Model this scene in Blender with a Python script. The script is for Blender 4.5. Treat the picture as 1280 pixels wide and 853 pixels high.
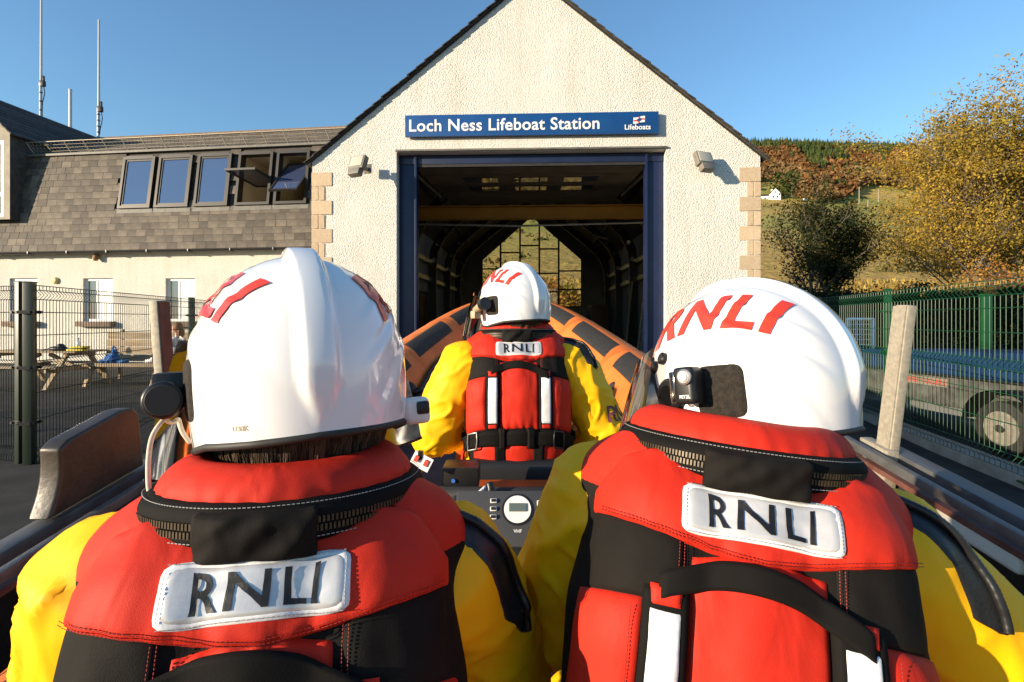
import bpy, bmesh, math, random
from mathutils import Vector, Matrix, Euler, noise
from mathutils.bvhtree import BVHTree

scene = bpy.context.scene
for o in list(bpy.data.objects):
    bpy.data.objects.remove(o, do_unlink=True)
COL = scene.collection
R = math.radians
rnd = random.Random(7)

# ---------------------------------------------------------------- camera
CZ = 1.55                       # eye height above the yard
FPX = 640.0                     # focal length in photo pixels (18 mm on 36 mm)
cam_d = bpy.data.cameras.new('camera')
cam_d.sensor_width = 36.0
cam_d.lens = 18.0
cam_d.shift_y = -26.5 / 1280.0
cam_d.clip_start = 0.02
cam_d.clip_end = 5000
cam = bpy.data.objects.new('camera', cam_d)
cam.location = (0, 0, CZ)
cam.rotation_euler = (R(90), 0, 0)
COL.objects.link(cam)
scene.camera = cam

# ---------------------------------------------------------------- light
SUN_AZ, SUN_EL = 62.0, 12.0      # degrees left of straight-behind, degrees above the horizon
sd = Vector((-math.sin(R(SUN_AZ)) * math.cos(R(SUN_EL)), -math.cos(R(SUN_AZ)) * math.cos(R(SUN_EL)), math.sin(R(SUN_EL))))
world = bpy.data.worlds.new('World')
scene.world = world
world.use_nodes = True
wn = world.node_tree
wn.nodes.clear()
sky = wn.nodes.new('ShaderNodeTexSky')
sky.sky_type = 'NISHITA'
sky.sun_disc = False
sky.sun_elevation = R(SUN_EL)
sky.sun_rotation = math.atan2(sd.x, sd.y)
sky.altitude = 50
sky.air_density = 1.4
sky.dust_density = 0.0
sky.ozone_density = 4.8
bg = wn.nodes.new('ShaderNodeBackground')
bg.inputs['Strength'].default_value = 0.135
wo = wn.nodes.new('ShaderNodeOutputWorld')
wn.links.new(sky.outputs[0], bg.inputs[0])
wn.links.new(bg.outputs[0], wo.inputs[0])
sun_d = bpy.data.lights.new('sun', 'SUN')
sun_d.energy = 5.0
sun_d.angle = R(0.5)
sun_d.color = (1.0, 0.83, 0.60)
sun = bpy.data.objects.new('sun', sun_d)
sun.rotation_euler = (-sd).to_track_quat('-Z', 'Y').to_euler()
sun.location = (-20, -20, 20)
COL.objects.link(sun)
scene.view_settings.view_transform = 'Standard'
scene.view_settings.look = 'None'
scene.view_settings.gamma = 1.0
scene.view_settings.exposure = 0.92
scene.cycles.max_bounces = 8
scene.cycles.transparent_max_bounces = 12

# ---------------------------------------------------------------- helpers
def P(px, py, Y):
    """world point seen at photo pixel (px, py) at distance Y in front of the camera"""
    return Vector(((px - 640) / FPX * Y, Y, CZ + (400 - py) / FPX * Y))

def tag(o, label=None, cat=None, group=None, kind=None):
    if label: o['label'] = label
    if cat: o['category'] = cat
    if group: o['group'] = group
    if kind: o['kind'] = kind
    return o

def empty(name, loc=(0, 0, 0), rot=(0, 0, 0), parent=None):
    o = bpy.data.objects.new(name, None)
    o.empty_display_size = 0.1
    COL.objects.link(o)
    o.location = loc
    o.rotation_euler = rot
    if parent: o.parent = parent
    return o

def link(name, me, parent=None):
    o = bpy.data.objects.new(name, me)
    COL.objects.link(o)
    if parent: o.parent = parent
    return o

def copy_tree(o, parent=None):
    c = o.copy()
    COL.objects.link(c)
    c.parent = parent
    for ch in list(o.children):
        copy_tree(ch, c)
    return c

class MB:
    """collects faces of one mesh"""
    def __init__(s):
        s.v, s.f, s.m = [], [], []
        s.mi = 0
    def add(s, vs, fs):
        b = len(s.v)
        s.v += [tuple(v) for v in vs]
        s.f += [tuple(i + b for i in f) for f in fs]
        s.m += [s.mi] * len(fs)
    def box(s, c, d, rot=None, taper=1.0):
        x, y, z = d[0] / 2, d[1] / 2, d[2] / 2
        t = taper
        vs = [Vector(p) for p in ((-x, -y, -z), (x, -y, -z), (x, y, -z), (-x, y, -z), (-x * t, -y * t, z), (x * t, -y * t, z), (x * t, y * t, z), (-x * t, y * t, z))]
        if rot is not None:
            m = rot if isinstance(rot, Matrix) else Euler(rot).to_matrix()
            vs = [m @ v for v in vs]
        c = Vector(c)
        s.add([v + c for v in vs], [(0, 3, 2, 1), (4, 5, 6, 7), (0, 1, 5, 4), (1, 2, 6, 5), (2, 3, 7, 6), (3, 0, 4, 7)])
        return s
    def bar(s, a, b, w, h, up=(0, 0, 1)):
        a, b = Vector(a), Vector(b)
        d = (b - a)
        L = d.length
        if L < 1e-6: return s
        d.normalize()
        u = Vector(up)
        x = d.cross(u)
        if x.length < 1e-4: x = d.cross(Vector((1, 0, 0)))
        x.normalize()
        z = x.cross(d)
        m = Matrix((x, d, z)).transposed()
        return s.box((a + b) / 2, (w, L, h), m)
    def tube(s, path, r, n=8, closed=False, caps=True):
        path = [Vector(p) for p in path]
        k = len(path)
        rs = r if isinstance(r, (list, tuple)) else [r] * k
        vs, fs = [], []
        prev = None
        for i, p in enumerate(path):
            if closed:
                t = path[(i + 1) % k] - path[i - 1]
            else:
                t = path[min(i + 1, k - 1)] - path[max(i - 1, 0)]
            if t.length < 1e-9: t = Vector((0, 0, 1))
            t.normalize()
            if prev is None:
                a = Vector((0, 0, 1)) if abs(t.z) < 0.9 else Vector((1, 0, 0))
                x = t.cross(a).normalized()
            else:
                x = (prev - t * prev.dot(t))
                x = x.normalized() if x.length > 1e-6 else t.orthogonal().normalized()
            prev = x
            y = t.cross(x)
            for j in range(n):
                a = 2 * math.pi * j / n
                vs.append(p + (x * math.cos(a) + y * math.sin(a)) * rs[i])
        m = k if closed else k - 1
        for i in range(m):
            i2 = (i + 1) % k
            for j in range(n):
                j2 = (j + 1) % n
                fs.append((i * n + j, i * n + j2, i2 * n + j2, i2 * n + j))
        if caps and not closed:
            fs.append(tuple(range(n - 1, -1, -1)))
            fs.append(tuple((k - 1) * n + j for j in range(n)))
        s.add(vs, fs)
        return s
    def cyl(s, a, b, r, n=12, r2=None):
        return s.tube([a, b], [r, r if r2 is None else r2], n)
    def grid(s, fn, nu, nv, flip=False, closed_u=False):
        vs = []
        for j in range(nv + 1):
            for i in range(nu + (0 if closed_u else 1)):
                vs.append(fn(i / nu, j / nv))
        w = nu if closed_u else nu + 1
        fs = []
        for j in range(nv):
            for i in range(nu):
                i2 = (i + 1) % w if closed_u else i + 1
                q = (j * w + i, j * w + i2, (j + 1) * w + i2, (j + 1) * w + i)
                fs.append(q[::-1] if flip else q)
        s.add(vs, fs)
        return s
    def prism(s, poly, y0, y1):
        """poly of (x, z), extruded along y"""
        n = len(poly)
        vs = [(x, y0, z) for x, z in poly] + [(x, y1, z) for x, z in poly]
        fs = [tuple(range(n)), tuple(range(2 * n - 1, n - 1, -1))]
        for i in range(n):
            j = (i + 1) % n
            fs.append((i, i + n, j + n, j))
        s.add(vs, fs)
        return s
    def ball(s, c, r, nu=16, nv=10):
        c = Vector(c)
        rx, ry, rz = r if isinstance(r, (tuple, list)) else (r, r, r)
        def fn(u, v):
            a, e = u * 2 * math.pi, (v - .5) * math.pi * 0.998
            return c + Vector((rx * math.cos(e) * math.cos(a), ry * math.cos(e) * math.sin(a), rz * math.sin(e)))
        return s.grid(fn, nu, nv, closed_u=True)
    def mesh(s, name, mats, smooth=False):
        me = bpy.data.meshes.new(name)
        me.from_pydata(s.v, [], s.f)
        for m in (mats if isinstance(mats, (list, tuple)) else [mats]):
            me.materials.append(m)
        if any(s.m): me.polygons.foreach_set('material_index', s.m)
        if smooth: me.polygons.foreach_set('use_smooth', [True] * len(me.polygons))
        me.update()
        return me
    def build(s, name, mats, parent=None, smooth=False, bevel=0, seg=2, auto=None):
        me = s.mesh(name, mats, smooth)
        bm = bmesh.new()
        bm.from_mesh(me)
        bmesh.ops.recalc_face_normals(bm, faces=bm.faces)
        if bevel:
            bmesh.ops.bevel(bm, geom=[e for e in bm.edges if e.calc_face_angle(0) > 0.5], offset=bevel, segments=seg, affect='EDGES', profile=0.6)
            for f in bm.faces: f.smooth = True
        bm.to_mesh(me)
        bm.free()
        if bevel or auto:
            try: me.set_sharp_from_angle(angle=R(auto or 40))
            except Exception: pass
        return link(name, me, parent)

def evaluated_mesh(o, name):
    dg = bpy.context.evaluated_depsgraph_get()
    me = bpy.data.meshes.new_from_object(o.evaluated_get(dg))
    me.name = name
    return me

def remeshed(mb, voxel, smooth=8, name='tmp'):
    """union of overlapping closed shapes as one continuous surface"""
    me = mb.mesh(name, [])
    bm = bmesh.new(); bm.from_mesh(me)
    bmesh.ops.recalc_face_normals(bm, faces=bm.faces)
    bm.to_mesh(me); bm.free()
    o = link('tmp_union', me)
    m = o.modifiers.new('r', 'REMESH'); m.mode = 'VOXEL'; m.voxel_size = voxel
    if smooth:
        m = o.modifiers.new('s', 'SMOOTH'); m.factor = 0.5; m.iterations = smooth
    res = evaluated_mesh(o, name)
    bpy.data.objects.remove(o, do_unlink=True)
    bpy.data.meshes.remove(me)
    return res

def catmull(pts, k=8):
    pts = [Vector(p) for p in pts]
    out = []
    n = len(pts)
    for i in range(n - 1):
        p0, p1, p2, p3 = pts[max(i - 1, 0)], pts[i], pts[i + 1], pts[min(i + 2, n - 1)]
        for j in range(k):
            t = j / k
            out.append(0.5 * ((2 * p1) + (p2 - p0) * t + (2 * p0 - 5 * p1 + 4 * p2 - p3) * t * t + (3 * p1 - p0 - 3 * p2 + p3) * t ** 3))
    out.append(pts[-1])
    return out

def text_points(body, size, bold=0.0, grid=None, spacing=1.0):
    """flat text as (verts (x,y), faces), centred on its box; optionally cut by a grid so it can be bent"""
    cu = bpy.data.curves.new('t', 'FONT')
    cu.body = body
    cu.size = size
    cu.offset = bold
    cu.space_character = spacing
    cu.resolution_u = 4
    o = bpy.data.objects.new('t', cu)
    COL.objects.link(o)
    me = evaluated_mesh(o, 't')
    bpy.data.objects.remove(o, do_unlink=True)
    bm = bmesh.new(); bm.from_mesh(me)
    bmesh.ops.remove_doubles(bm, verts=bm.verts, dist=size * 1e-4)
    xs = [v.co.x for v in bm.verts]; ys = [v.co.y for v in bm.verts]
    cx, cy = (min(xs) + max(xs)) / 2, (min(ys) + max(ys)) / 2
    W, H = max(xs) - min(xs), max(ys) - min(ys)
    for v in bm.verts: v.co.x -= cx; v.co.y -= cy
    if grid:
        x = -W / 2 + grid
        while x < W / 2:
            bmesh.ops.bisect_plane(bm, geom=bm.verts[:] + bm.edges[:] + bm.faces[:], plane_co=(x, 0, 0), plane_no=(1, 0, 0)); x += grid
        y = -H / 2 + grid
        while y < H / 2:
            bmesh.ops.bisect_plane(bm, geom=bm.verts[:] + bm.edges[:] + bm.faces[:], plane_co=(0, y, 0), plane_no=(0, 1, 0)); y += grid
    bm.verts.ensure_lookup_table()
    vs = [(v.co.x, v.co.y) for v in bm.verts]
    fs = [tuple(v.index for v in f.verts) for f in bm.faces]
    bm.free()
    bpy.data.meshes.remove(me); bpy.data.curves.remove(cu)
    return vs, fs, W, H

def bvh_of(me):
    return BVHTree.FromPolygons([v.co.copy() for v in me.vertices], [tuple(p.vertices) for p in me.polygons])

class Surf:
    """ray casts on a mesh with smoothly interpolated normals"""
    def __init__(s, me):
        s.co = [v.co.copy() for v in me.vertices]
        s.no = [v.normal.copy() for v in me.vertices]
        s.fa = [tuple(p.vertices) for p in me.polygons]
        s.t = BVHTree.FromPolygons(s.co, s.fa)
    def smooth(s, h):
        hit, n, i, d = h
        if hit is None: return h
        acc = Vector((0, 0, 0))
        for v in s.fa[i]:
            acc += s.no[v] / ((s.co[v] - hit).length + 1e-4)
        return hit, acc.normalized(), i, d
    def ray_cast(s, *a): return s.smooth(s.t.ray_cast(*a))
    def find_nearest(s, *a): return s.smooth(s.t.find_nearest(*a))

def lerp(a, b, t): return a + (b - a) * t
def sst(a, b, x):
    t = max(0, min(1, (x - a) / (b - a)))
    return t * t * (3 - 2 * t)
def interp(xs, ys, x):
    if x <= xs[0]: return ys[0]
    for i in range(len(xs) - 1):
        if x <= xs[i + 1]:
            return lerp(ys[i], ys[i + 1], (x - xs[i]) / (xs[i + 1] - xs[i]))
    return ys[-1]

# ---------------------------------------------------------------- materials
def M(name, col, col2=None, scale=6.0, rough=0.6, bump=0.0, bscale=40.0, metal=0.0, coat=0.0, detail=4.0, rrough=0.0, alpha=None, trans=0.0, island=0.0, spec=0.5, stretch=None, ior=1.45, sheen=0.0, sss=0.0, bdist=0.01, lo=0.35, hi=0.65):
    m = bpy.data.materials.new(name)
    m.use_nodes = True
    nt = m.node_tree
    b = nt.nodes['Principled BSDF']
    b.inputs['Roughness'].default_value = rough
    b.inputs['Metallic'].default_value = metal
    b.inputs['Coat Weight'].default_value = coat
    b.inputs['Coat Roughness'].default_value = 0.06
    b.inputs['Specular IOR Level'].default_value = spec
    b.inputs['IOR'].default_value = ior
    b.inputs['Transmission Weight'].default_value = trans
    b.inputs['Sheen Weight'].default_value = sheen
    if alpha is not None: b.inputs['Alpha'].default_value = alpha
    tc = nt.nodes.new('ShaderNodeTexCoord')
    src = tc.outputs['Object']
    if stretch:
        mp = nt.nodes.new('ShaderNodeMapping')
        mp.inputs['Scale'].default_value = stretch
        nt.links.new(src, mp.inputs[0]); src = mp.outputs[0]
    c1 = (*col, 1)
    b.inputs['Base Color'].default_value = c1
    out = None
    if col2 is not None:
        n = nt.nodes.new('ShaderNodeTexNoise')
        n.inputs['Scale'].default_value = scale
        n.inputs['Detail'].default_value = detail
        nt.links.new(src, n.inputs['Vector'])
        rp = nt.nodes.new('ShaderNodeValToRGB')
        rp.color_ramp.elements[0].position = lo; rp.color_ramp.elements[0].color = c1
        rp.color_ramp.elements[1].position = hi; rp.color_ramp.elements[1].color = (*col2, 1)
        nt.links.new(n.outputs['Fac'], rp.inputs[0])
        out = rp.outputs[0]
        if rrough:
            mr = nt.nodes.new('ShaderNodeMapRange')
            mr.inputs['From Min'].default_value = .3; mr.inputs['From Max'].default_value = .7
            mr.inputs['To Min'].default_value = rough - rrough; mr.inputs['To Max'].default_value = rough + rrough
            nt.links.new(n.outputs['Fac'], mr.inputs['Value'])
            nt.links.new(mr.outputs[0], b.inputs['Roughness'])
    if island:
        g = nt.nodes.new('ShaderNodeNewGeometry')
        oi = nt.nodes.new('ShaderNodeObjectInfo')
        ad = nt.nodes.new('ShaderNodeMath'); ad.operation = 'ADD'
        nt.links.new(g.outputs['Random Per Island'], ad.inputs[0]); nt.links.new(oi.outputs['Random'], ad.inputs[1])
        fr = nt.nodes.new('ShaderNodeMath'); fr.operation = 'FRACT'; nt.links.new(ad.outputs[0], fr.inputs[0])
        hv = nt.nodes.new('ShaderNodeHueSaturation')
        mr = nt.nodes.new('ShaderNodeMapRange')
        mr.inputs['To Min'].default_value = 1 - island; mr.inputs['To Max'].default_value = 1 + island
        nt.links.new(fr.outputs[0], mr.inputs['Value'])
        nt.links.new(mr.outputs[0], hv.inputs['Value'])
        if out: nt.links.new(out, hv.inputs['Color'])
        else: hv.inputs['Color'].default_value = c1
        out = hv.outputs[0]
    if out: nt.links.new(out, b.inputs['Base Color'])
    if bump:
        n2 = nt.nodes.new('ShaderNodeTexNoise')
        n2.inputs['Scale'].default_value = bscale
        n2.inputs['Detail'].default_value = 5
        nt.links.new(src, n2.inputs['Vector'])
        bp = nt.nodes.new('ShaderNodeBump')
        bp.inputs['Strength'].default_value = bump
        bp.inputs['Distance'].default_value = bdist
        nt.links.new(n2.outputs['Fac'], bp.inputs['Height'])
        nt.links.new(bp.outputs[0], b.inputs['Normal'])
    return m

def weave(m, scale=900, strength=0.25, folds=0.0, fscale=9, stretch=(1, 1, 1), fdist=0.02):
    """fine cloth weave plus soft creases as relief"""
    nt = m.node_tree
    b = nt.nodes['Principled BSDF']
    tc = nt.nodes.new('ShaderNodeTexCoord')
    w = nt.nodes.new('ShaderNodeTexNoise'); w.inputs['Scale'].default_value = scale; w.inputs['Detail'].default_value = 2
    nt.links.new(tc.outputs['Object'], w.inputs['Vector'])
    b1 = nt.nodes.new('ShaderNodeBump'); b1.inputs['Strength'].default_value = strength; b1.inputs['Distance'].default_value = 0.001
    nt.links.new(w.outputs['Fac'], b1.inputs['Height'])
    last = b1
    if folds:
        mp = nt.nodes.new('ShaderNodeMapping'); mp.inputs['Scale'].default_value = stretch
        nt.links.new(tc.outputs['Object'], mp.inputs[0])
        n = nt.nodes.new('ShaderNodeTexNoise'); n.inputs['Scale'].default_value = fscale; n.inputs['Detail'].default_value = 2.5; n.inputs['Distortion'].default_value = 0.6
        nt.links.new(mp.outputs[0], n.inputs['Vector'])
        b2 = nt.nodes.new('ShaderNodeBump'); b2.inputs['Strength'].default_value = folds; b2.inputs['Distance'].default_value = fdist
        nt.links.new(n.outputs['Fac'], b2.inputs['Height'])
        nt.links.new(b2.outputs[0], b1.inputs['Normal'])
    nt.links.new(last.outputs[0], b.inputs['Normal'])
    return m

def harl(name, col):
    """roughcast wall: pebbly relief with small dark pits"""
    m = M(name, col, tuple(c * .86 for c in col), scale=1.3, rough=.9, lo=.3, hi=.75)
    nt = m.node_tree; b = nt.nodes['Principled BSDF']
    tc = nt.nodes.new('ShaderNodeTexCoord')
    v = nt.nodes.new('ShaderNodeTexVoronoi'); v.inputs['Scale'].default_value = 75
    v.feature = 'SMOOTH_F1'
    n = nt.nodes.new('ShaderNodeTexNoise'); n.inputs['Scale'].default_value = 100; n.inputs['Detail'].default_value = 4
    nt.links.new(tc.outputs['Object'], v.inputs['Vector']); nt.links.new(tc.outputs['Object'], n.inputs['Vector'])
    ad = nt.nodes.new('ShaderNodeMath'); ad.operation = 'SUBTRACT'
    nt.links.new(n.outputs['Fac'], ad.inputs[0]); nt.links.new(v.outputs['Distance'], ad.inputs[1])
    bp = nt.nodes.new('ShaderNodeBump'); bp.inputs['Strength'].default_value = 1.0; bp.inputs['Distance'].default_value = .016
    nt.links.new(ad.outputs[0], bp.inputs['Height']); nt.links.new(bp.outputs[0], b.inputs['Normal'])
    # shadows in the pits between the pebbles, painted into the colour
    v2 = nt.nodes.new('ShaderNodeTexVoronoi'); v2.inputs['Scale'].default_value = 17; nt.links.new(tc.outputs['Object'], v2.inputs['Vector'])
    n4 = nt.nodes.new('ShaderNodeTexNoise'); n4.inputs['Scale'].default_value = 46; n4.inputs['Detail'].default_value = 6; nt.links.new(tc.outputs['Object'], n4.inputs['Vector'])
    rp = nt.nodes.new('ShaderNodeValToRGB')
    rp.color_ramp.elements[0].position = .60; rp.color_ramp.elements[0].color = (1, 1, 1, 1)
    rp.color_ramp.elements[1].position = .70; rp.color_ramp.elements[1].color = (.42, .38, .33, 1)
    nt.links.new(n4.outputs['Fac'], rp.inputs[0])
    # rain streaks
    mp = nt.nodes.new('ShaderNodeMapping'); mp.inputs['Scale'].default_value = (5, 5, .35); nt.links.new(tc.outputs['Object'], mp.inputs[0])
    n5 = nt.nodes.new('ShaderNodeTexNoise'); n5.inputs['Scale'].default_value = 1.0; n5.inputs['Detail'].default_value = 5; nt.links.new(mp.outputs[0], n5.inputs['Vector'])
    r5 = nt.nodes.new('ShaderNodeValToRGB')
    r5.color_ramp.elements[0].position = .45; r5.color_ramp.elements[0].color = (1, 1, 1, 1)
    r5.color_ramp.elements[1].position = .75; r5.color_ramp.elements[1].color = (.93, .91, .87, 1)
    nt.links.new(n5.outputs['Fac'], r5.inputs[0])
    m5 = nt.nodes.new('ShaderNodeMix'); m5.data_type = 'RGBA'; m5.blend_type = 'MULTIPLY'; m5.inputs['Factor'].default_value = 1
    nt.links.new(b.inputs['Base Color'].links[0].from_socket, m5.inputs['A']); nt.links.new(r5.outputs[0], m5.inputs['B'])
    old = m5.outputs['Result']
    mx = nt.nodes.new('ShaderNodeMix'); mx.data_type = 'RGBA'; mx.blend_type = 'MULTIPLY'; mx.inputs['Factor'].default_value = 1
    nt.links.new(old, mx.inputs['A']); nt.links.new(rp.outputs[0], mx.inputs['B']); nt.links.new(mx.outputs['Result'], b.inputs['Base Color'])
    return m

def clearmat(name, tint, rough=.02, ior=1.5, base=.03):
    """thin clear sheet: mostly see-through, mirror-like at grazing angles"""
    m = bpy.data.materials.new(name); m.use_nodes = True
    nt = m.node_tree; nt.nodes.clear()
    out = nt.nodes.new('ShaderNodeOutputMaterial'); tr = nt.nodes.new('ShaderNodeBsdfTransparent'); gl = nt.nodes.new('ShaderNodeBsdfGlossy')
    fr = nt.nodes.new('ShaderNodeFresnel'); fr.inputs['IOR'].default_value = ior
    ad = nt.nodes.new('ShaderNodeMath'); ad.operation = 'ADD'; ad.use_clamp = True; ad.inputs[1].default_value = base
    n = nt.nodes.new('ShaderNodeTexNoise'); n.inputs['Scale'].default_value = 30
    mr = nt.nodes.new('ShaderNodeMapRange'); mr.inputs['To Min'].default_value = rough; mr.inputs['To Max'].default_value = rough * 3
    mx = nt.nodes.new('ShaderNodeMixShader')
    tr.inputs[0].default_value = (*tint, 1)
    nt.links.new(n.outputs['Fac'], mr.inputs['Value']); nt.links.new(mr.outputs[0], gl.inputs['Roughness'])
    nt.links.new(fr.outputs[0], ad.inputs[0]); nt.links.new(ad.outputs[0], mx.inputs[0])
    nt.links.new(tr.outputs[0], mx.inputs[1]); nt.links.new(gl.outputs[0], mx.inputs[2]); nt.links.new(mx.outputs[0], out.inputs[0])
    return m

MAT = {}
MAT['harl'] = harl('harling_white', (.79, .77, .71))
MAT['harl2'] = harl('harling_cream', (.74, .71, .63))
MAT['stone'] = M('quoin_stone', (.50, .37, .24), (.58, .45, .31), scale=40, rough=.85, bump=.5, bscale=120, island=.10)
MAT['blue'] = M('blue_paint', (.008, .014, .048), (.011, .019, .060), scale=5, rough=.38, bump=.05, bscale=30)
MAT['signblue'] = M('sign_blue', (.006, .055, .20), (.008, .065, .22), scale=3, rough=.35)
MAT['white'] = M('white_paint', (.80, .80, .78), (.74, .74, .72), scale=4, rough=.4)
MAT['pvc'] = M('white_pvc', (.78, .78, .76), rough=.35)
MAT['slate'] = M('slate', (.078, .064, .050), (.125, .100, .074), scale=3.5, rough=.75, bump=.35, bscale=45, island=.42)
MAT['slatedark'] = M('slate_dark', (.035, .032, .03), (.06, .052, .045), scale=8, rough=.8, bump=.4, bscale=40, island=.3)
MAT['lead'] = M('lead_flashing', (.10, .095, .085), (.15, .14, .12), scale=9, rough=.6)
MAT['gutter'] = M('gutter_black', (.018, .017, .016), rough=.4)
MAT['concrete'] = M('concrete', (.24, .22, .19), (.33, .31, .27), scale=5, rough=.9, bump=.3, bscale=60)
MAT['sill'] = M('sill_concrete', (.17, .12, .09), (.22, .16, .12), scale=9, rough=.9, bump=.3, bscale=70)
MAT['asphalt'] = M('asphalt', (.010, .0095, .009), (.030, .028, .026), scale=2.6, rough=.88, bump=.6, bscale=160, detail=8)
MAT['slip'] = M('slipway_concrete', (.09, .087, .08), (.15, .14, .125), scale=2, rough=.9, bump=.5, bscale=70, detail=7)
MAT['steel'] = M('galvanised', (.42, .42, .41), (.30, .30, .30), scale=14, rough=.42, metal=.75, bump=.08, bscale=60, rrough=.12)
MAT['dullsteel'] = M('dull_steel', (.13, .10, .085), (.20, .16, .14), scale=18, rough=.55, metal=.35, bump=.1, bscale=70)
MAT['darkframe'] = M('rooflight_frame', (.026, .021, .016), rough=.45)
MAT['glass'] = M('window_glass', (.045, .06, .12), rough=.03, spec=1.0, ior=1.9)
MAT['clear'] = clearmat('clear_pane', (.92, .94, .93))
MAT['black'] = M('black_plastic', (.012, .012, .013), rough=.38)
MAT['rubber'] = M('black_rubber', (.016, .015, .014), (.026, .024, .022), scale=20, rough=.6, bump=.1, bscale=120)
MAT['fencegreen'] = M('fence_green', (.006, .055, .017), (.009, .07, .022), scale=10, rough=.4)
MAT['fencedark'] = M('fence_dark_green', (.005, .015, .009), rough=.4)
MAT['timber'] = M('weathered_timber', (.40, .31, .20), (.27, .20, .13), scale=4, rough=.85, bump=.3, bscale=30, stretch=(.6, 9, 9), island=.15)
MAT['yellowsteel'] = M('yellow_beam', (.42, .22, .03), (.36, .18, .025), scale=3, rough=.5)
MAT['intwall'] = M('interior_panel', (.42, .40, .36), (.33, .31, .28), scale=2, rough=.8)
MAT['introof'] = M('interior_lining', (.16, .13, .10), (.11, .09, .07), scale=3, rough=.8)
MAT['darksteel'] = M('dark_steel', (.03, .028, .026), rough=.5)
# ================================================================ THE SETTING
# ---- ground sheet: level yard, with the slipway running down between low walls
SLW = 2.35
def yard_z(y):
    return 0.03 * max(0.0, min(y, 17) - 6)
def slip_z(y):
    return 0.10 - max(0.0, 7.2 - y) * 0.13
def ground_z(x, y):
    if abs(x) < SLW and y < 7.2: return slip_z(y) - 0.01
    return yard_z(y)
xs = [-300, -80, -40, -25, -15, -10, -7, -5, -3.5, -SLW - .001, -SLW + .001, -1, 0, 1, SLW - .001, SLW + .001, 3.5, 5, 7, 10, 15, 25, 40, 80, 300]
ys = [-300, -80, -30, -15, -8, -4, -2, 0, 1, 2, 3, 4, 5, 6, 7.2, 7.7, 9, 11, 13, 15, 17, 20, 24, 26]
mb = MB()
vs = [(x, y, ground_z(x, y)) for y in ys for x in xs]
nx = len(xs)
mb.add(vs, [(j * nx + i, j * nx + i + 1, (j + 1) * nx + i + 1, (j + 1) * nx + i) for j in range(len(ys) - 1) for i in range(nx - 1)])
tag(mb.build('ground', MAT['asphalt']), kind='structure')
mb = MB()
sy = [-30, -8, -3, 0, 1, 2, 3, 4, 5, 6, 7.0, 7.2, 7.6]
for a, b in zip(sy[:-1], sy[1:]):
    mb.add([(-SLW + .01, a, slip_z(a)), (SLW - .01, a, slip_z(a)), (SLW - .01, b, slip_z(b)), (-SLW + .01, b, slip_z(b))], [(0, 1, 2, 3)])
tag(mb.build('slipway', MAT['slip']), kind='structure')
for s, nm in ((-1, 'left'), (1, 'right')):
    mb = MB()
    def wl(y0, y1): 
        x0, x1 = s * (SLW - .02), s * (SLW + .22)
        for a, b in ((y0, y1),):
            za, zb = slip_z(a) - .3, slip_z(b) - .3
            mb.add([(x0, a, za), (x1, a, za), (x1, a, .1), (x0, a, .1), (x0, b, zb), (x1, b, zb), (x1, b, .1), (x0, b, .1)],
                   [(0, 1, 2, 3), (4, 7, 6, 5), (0, 4, 5, 1), (1, 5, 6, 2), (2, 6, 7, 3), (3, 7, 4, 0)])
    wl(-12, 6.4)
    o = mb.build('slipway_wall', MAT['concrete'], bevel=.012)
    tag(o, 'low concrete wall along the %s side of the slipway beside the boat' % nm, 'wall', 'walls of the slipway')
# trailer tracks / expansion joints of the slipway
mb = MB()
for y in (1.2, 2.7, 4.2, 5.7):
    mb.box((0, y, slip_z(y) + .002), (4.6, .03, .006), (math.atan(.13), 0, 0))
tag(mb.build('expansion_joint', MAT['rubber']), kind='structure')

# ---- hillside behind
hy = [0, 24, 40, 60, 100, 150, 230, 320, 400, 520, 650, 900, 1400]
he = [0, -.045, -.01, .055, .115, .155, .20, .236, .285, .33, .335, .30, .18]
def hill_z(x, y):
    a = x / max(y, 1)
    f = lerp(.80, 1.0, sst(-.5, .15, a)) * lerp(1, .97, sst(.5, .9, a))
    e = interp(hy, he, y)
    n = noise.noise(Vector((x * .012, y * .012, 3))) * .010 + noise.noise(Vector((x * .05, y * .05, 8))) * .002
    return CZ + y * (e * (f if e > 0 else 1) + n * sst(40, 200, y))
mb = MB()
ny, na = 90, 110
def hfn(u, v):
    y = 25 * (1400 / 25) ** v
    a = lerp(-1.5, 1.9, u)
    x = a * (y + 8)
    return Vector((x, y, hill_z(x, y) if v > 0.001 else -1))
mb.grid(hfn, na, ny)
mh = M('hill_grass', (.24, .25, .042), (.40, .29, .07), scale=.02, rough=.95, bump=.8, bscale=.9, bdist=.8, detail=8, lo=.42, hi=.6)
nt = mh.node_tree; bs = nt.nodes['Principled BSDF']
old = bs.inputs['Base Color'].links[0].from_socket
# bracken on the near slope, pasture farther up
tcz = nt.nodes.new('ShaderNodeTexCoord'); sx = nt.nodes.new('ShaderNodeSeparateXYZ'); nt.links.new(tcz.outputs['Object'], sx.inputs[0])
mrz = nt.nodes.new('ShaderNodeMapRange'); mrz.inputs['From Min'].default_value = 70; mrz.inputs['From Max'].default_value = 210
nt.links.new(sx.outputs['Y'], mrz.inputs['Value'])
mz = nt.nodes.new('ShaderNodeMix'); mz.data_type = 'RGBA'
mz.inputs['A'].default_value = (.40, .26, .055, 1); nt.links.new(mrz.outputs[0], mz.inputs['Factor']); nt.links.new(old, mz.inputs['B'])
old = mz.outputs['Result']
tc = nt.nodes.new('ShaderNodeTexCoord')
n3 = nt.nodes.new('ShaderNodeTexNoise'); n3.inputs['Scale'].default_value = .55; n3.inputs['Detail'].default_value = 8
nt.links.new(tc.outputs['Object'], n3.inputs['Vector'])
rp = nt.nodes.new('ShaderNodeValToRGB')
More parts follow.
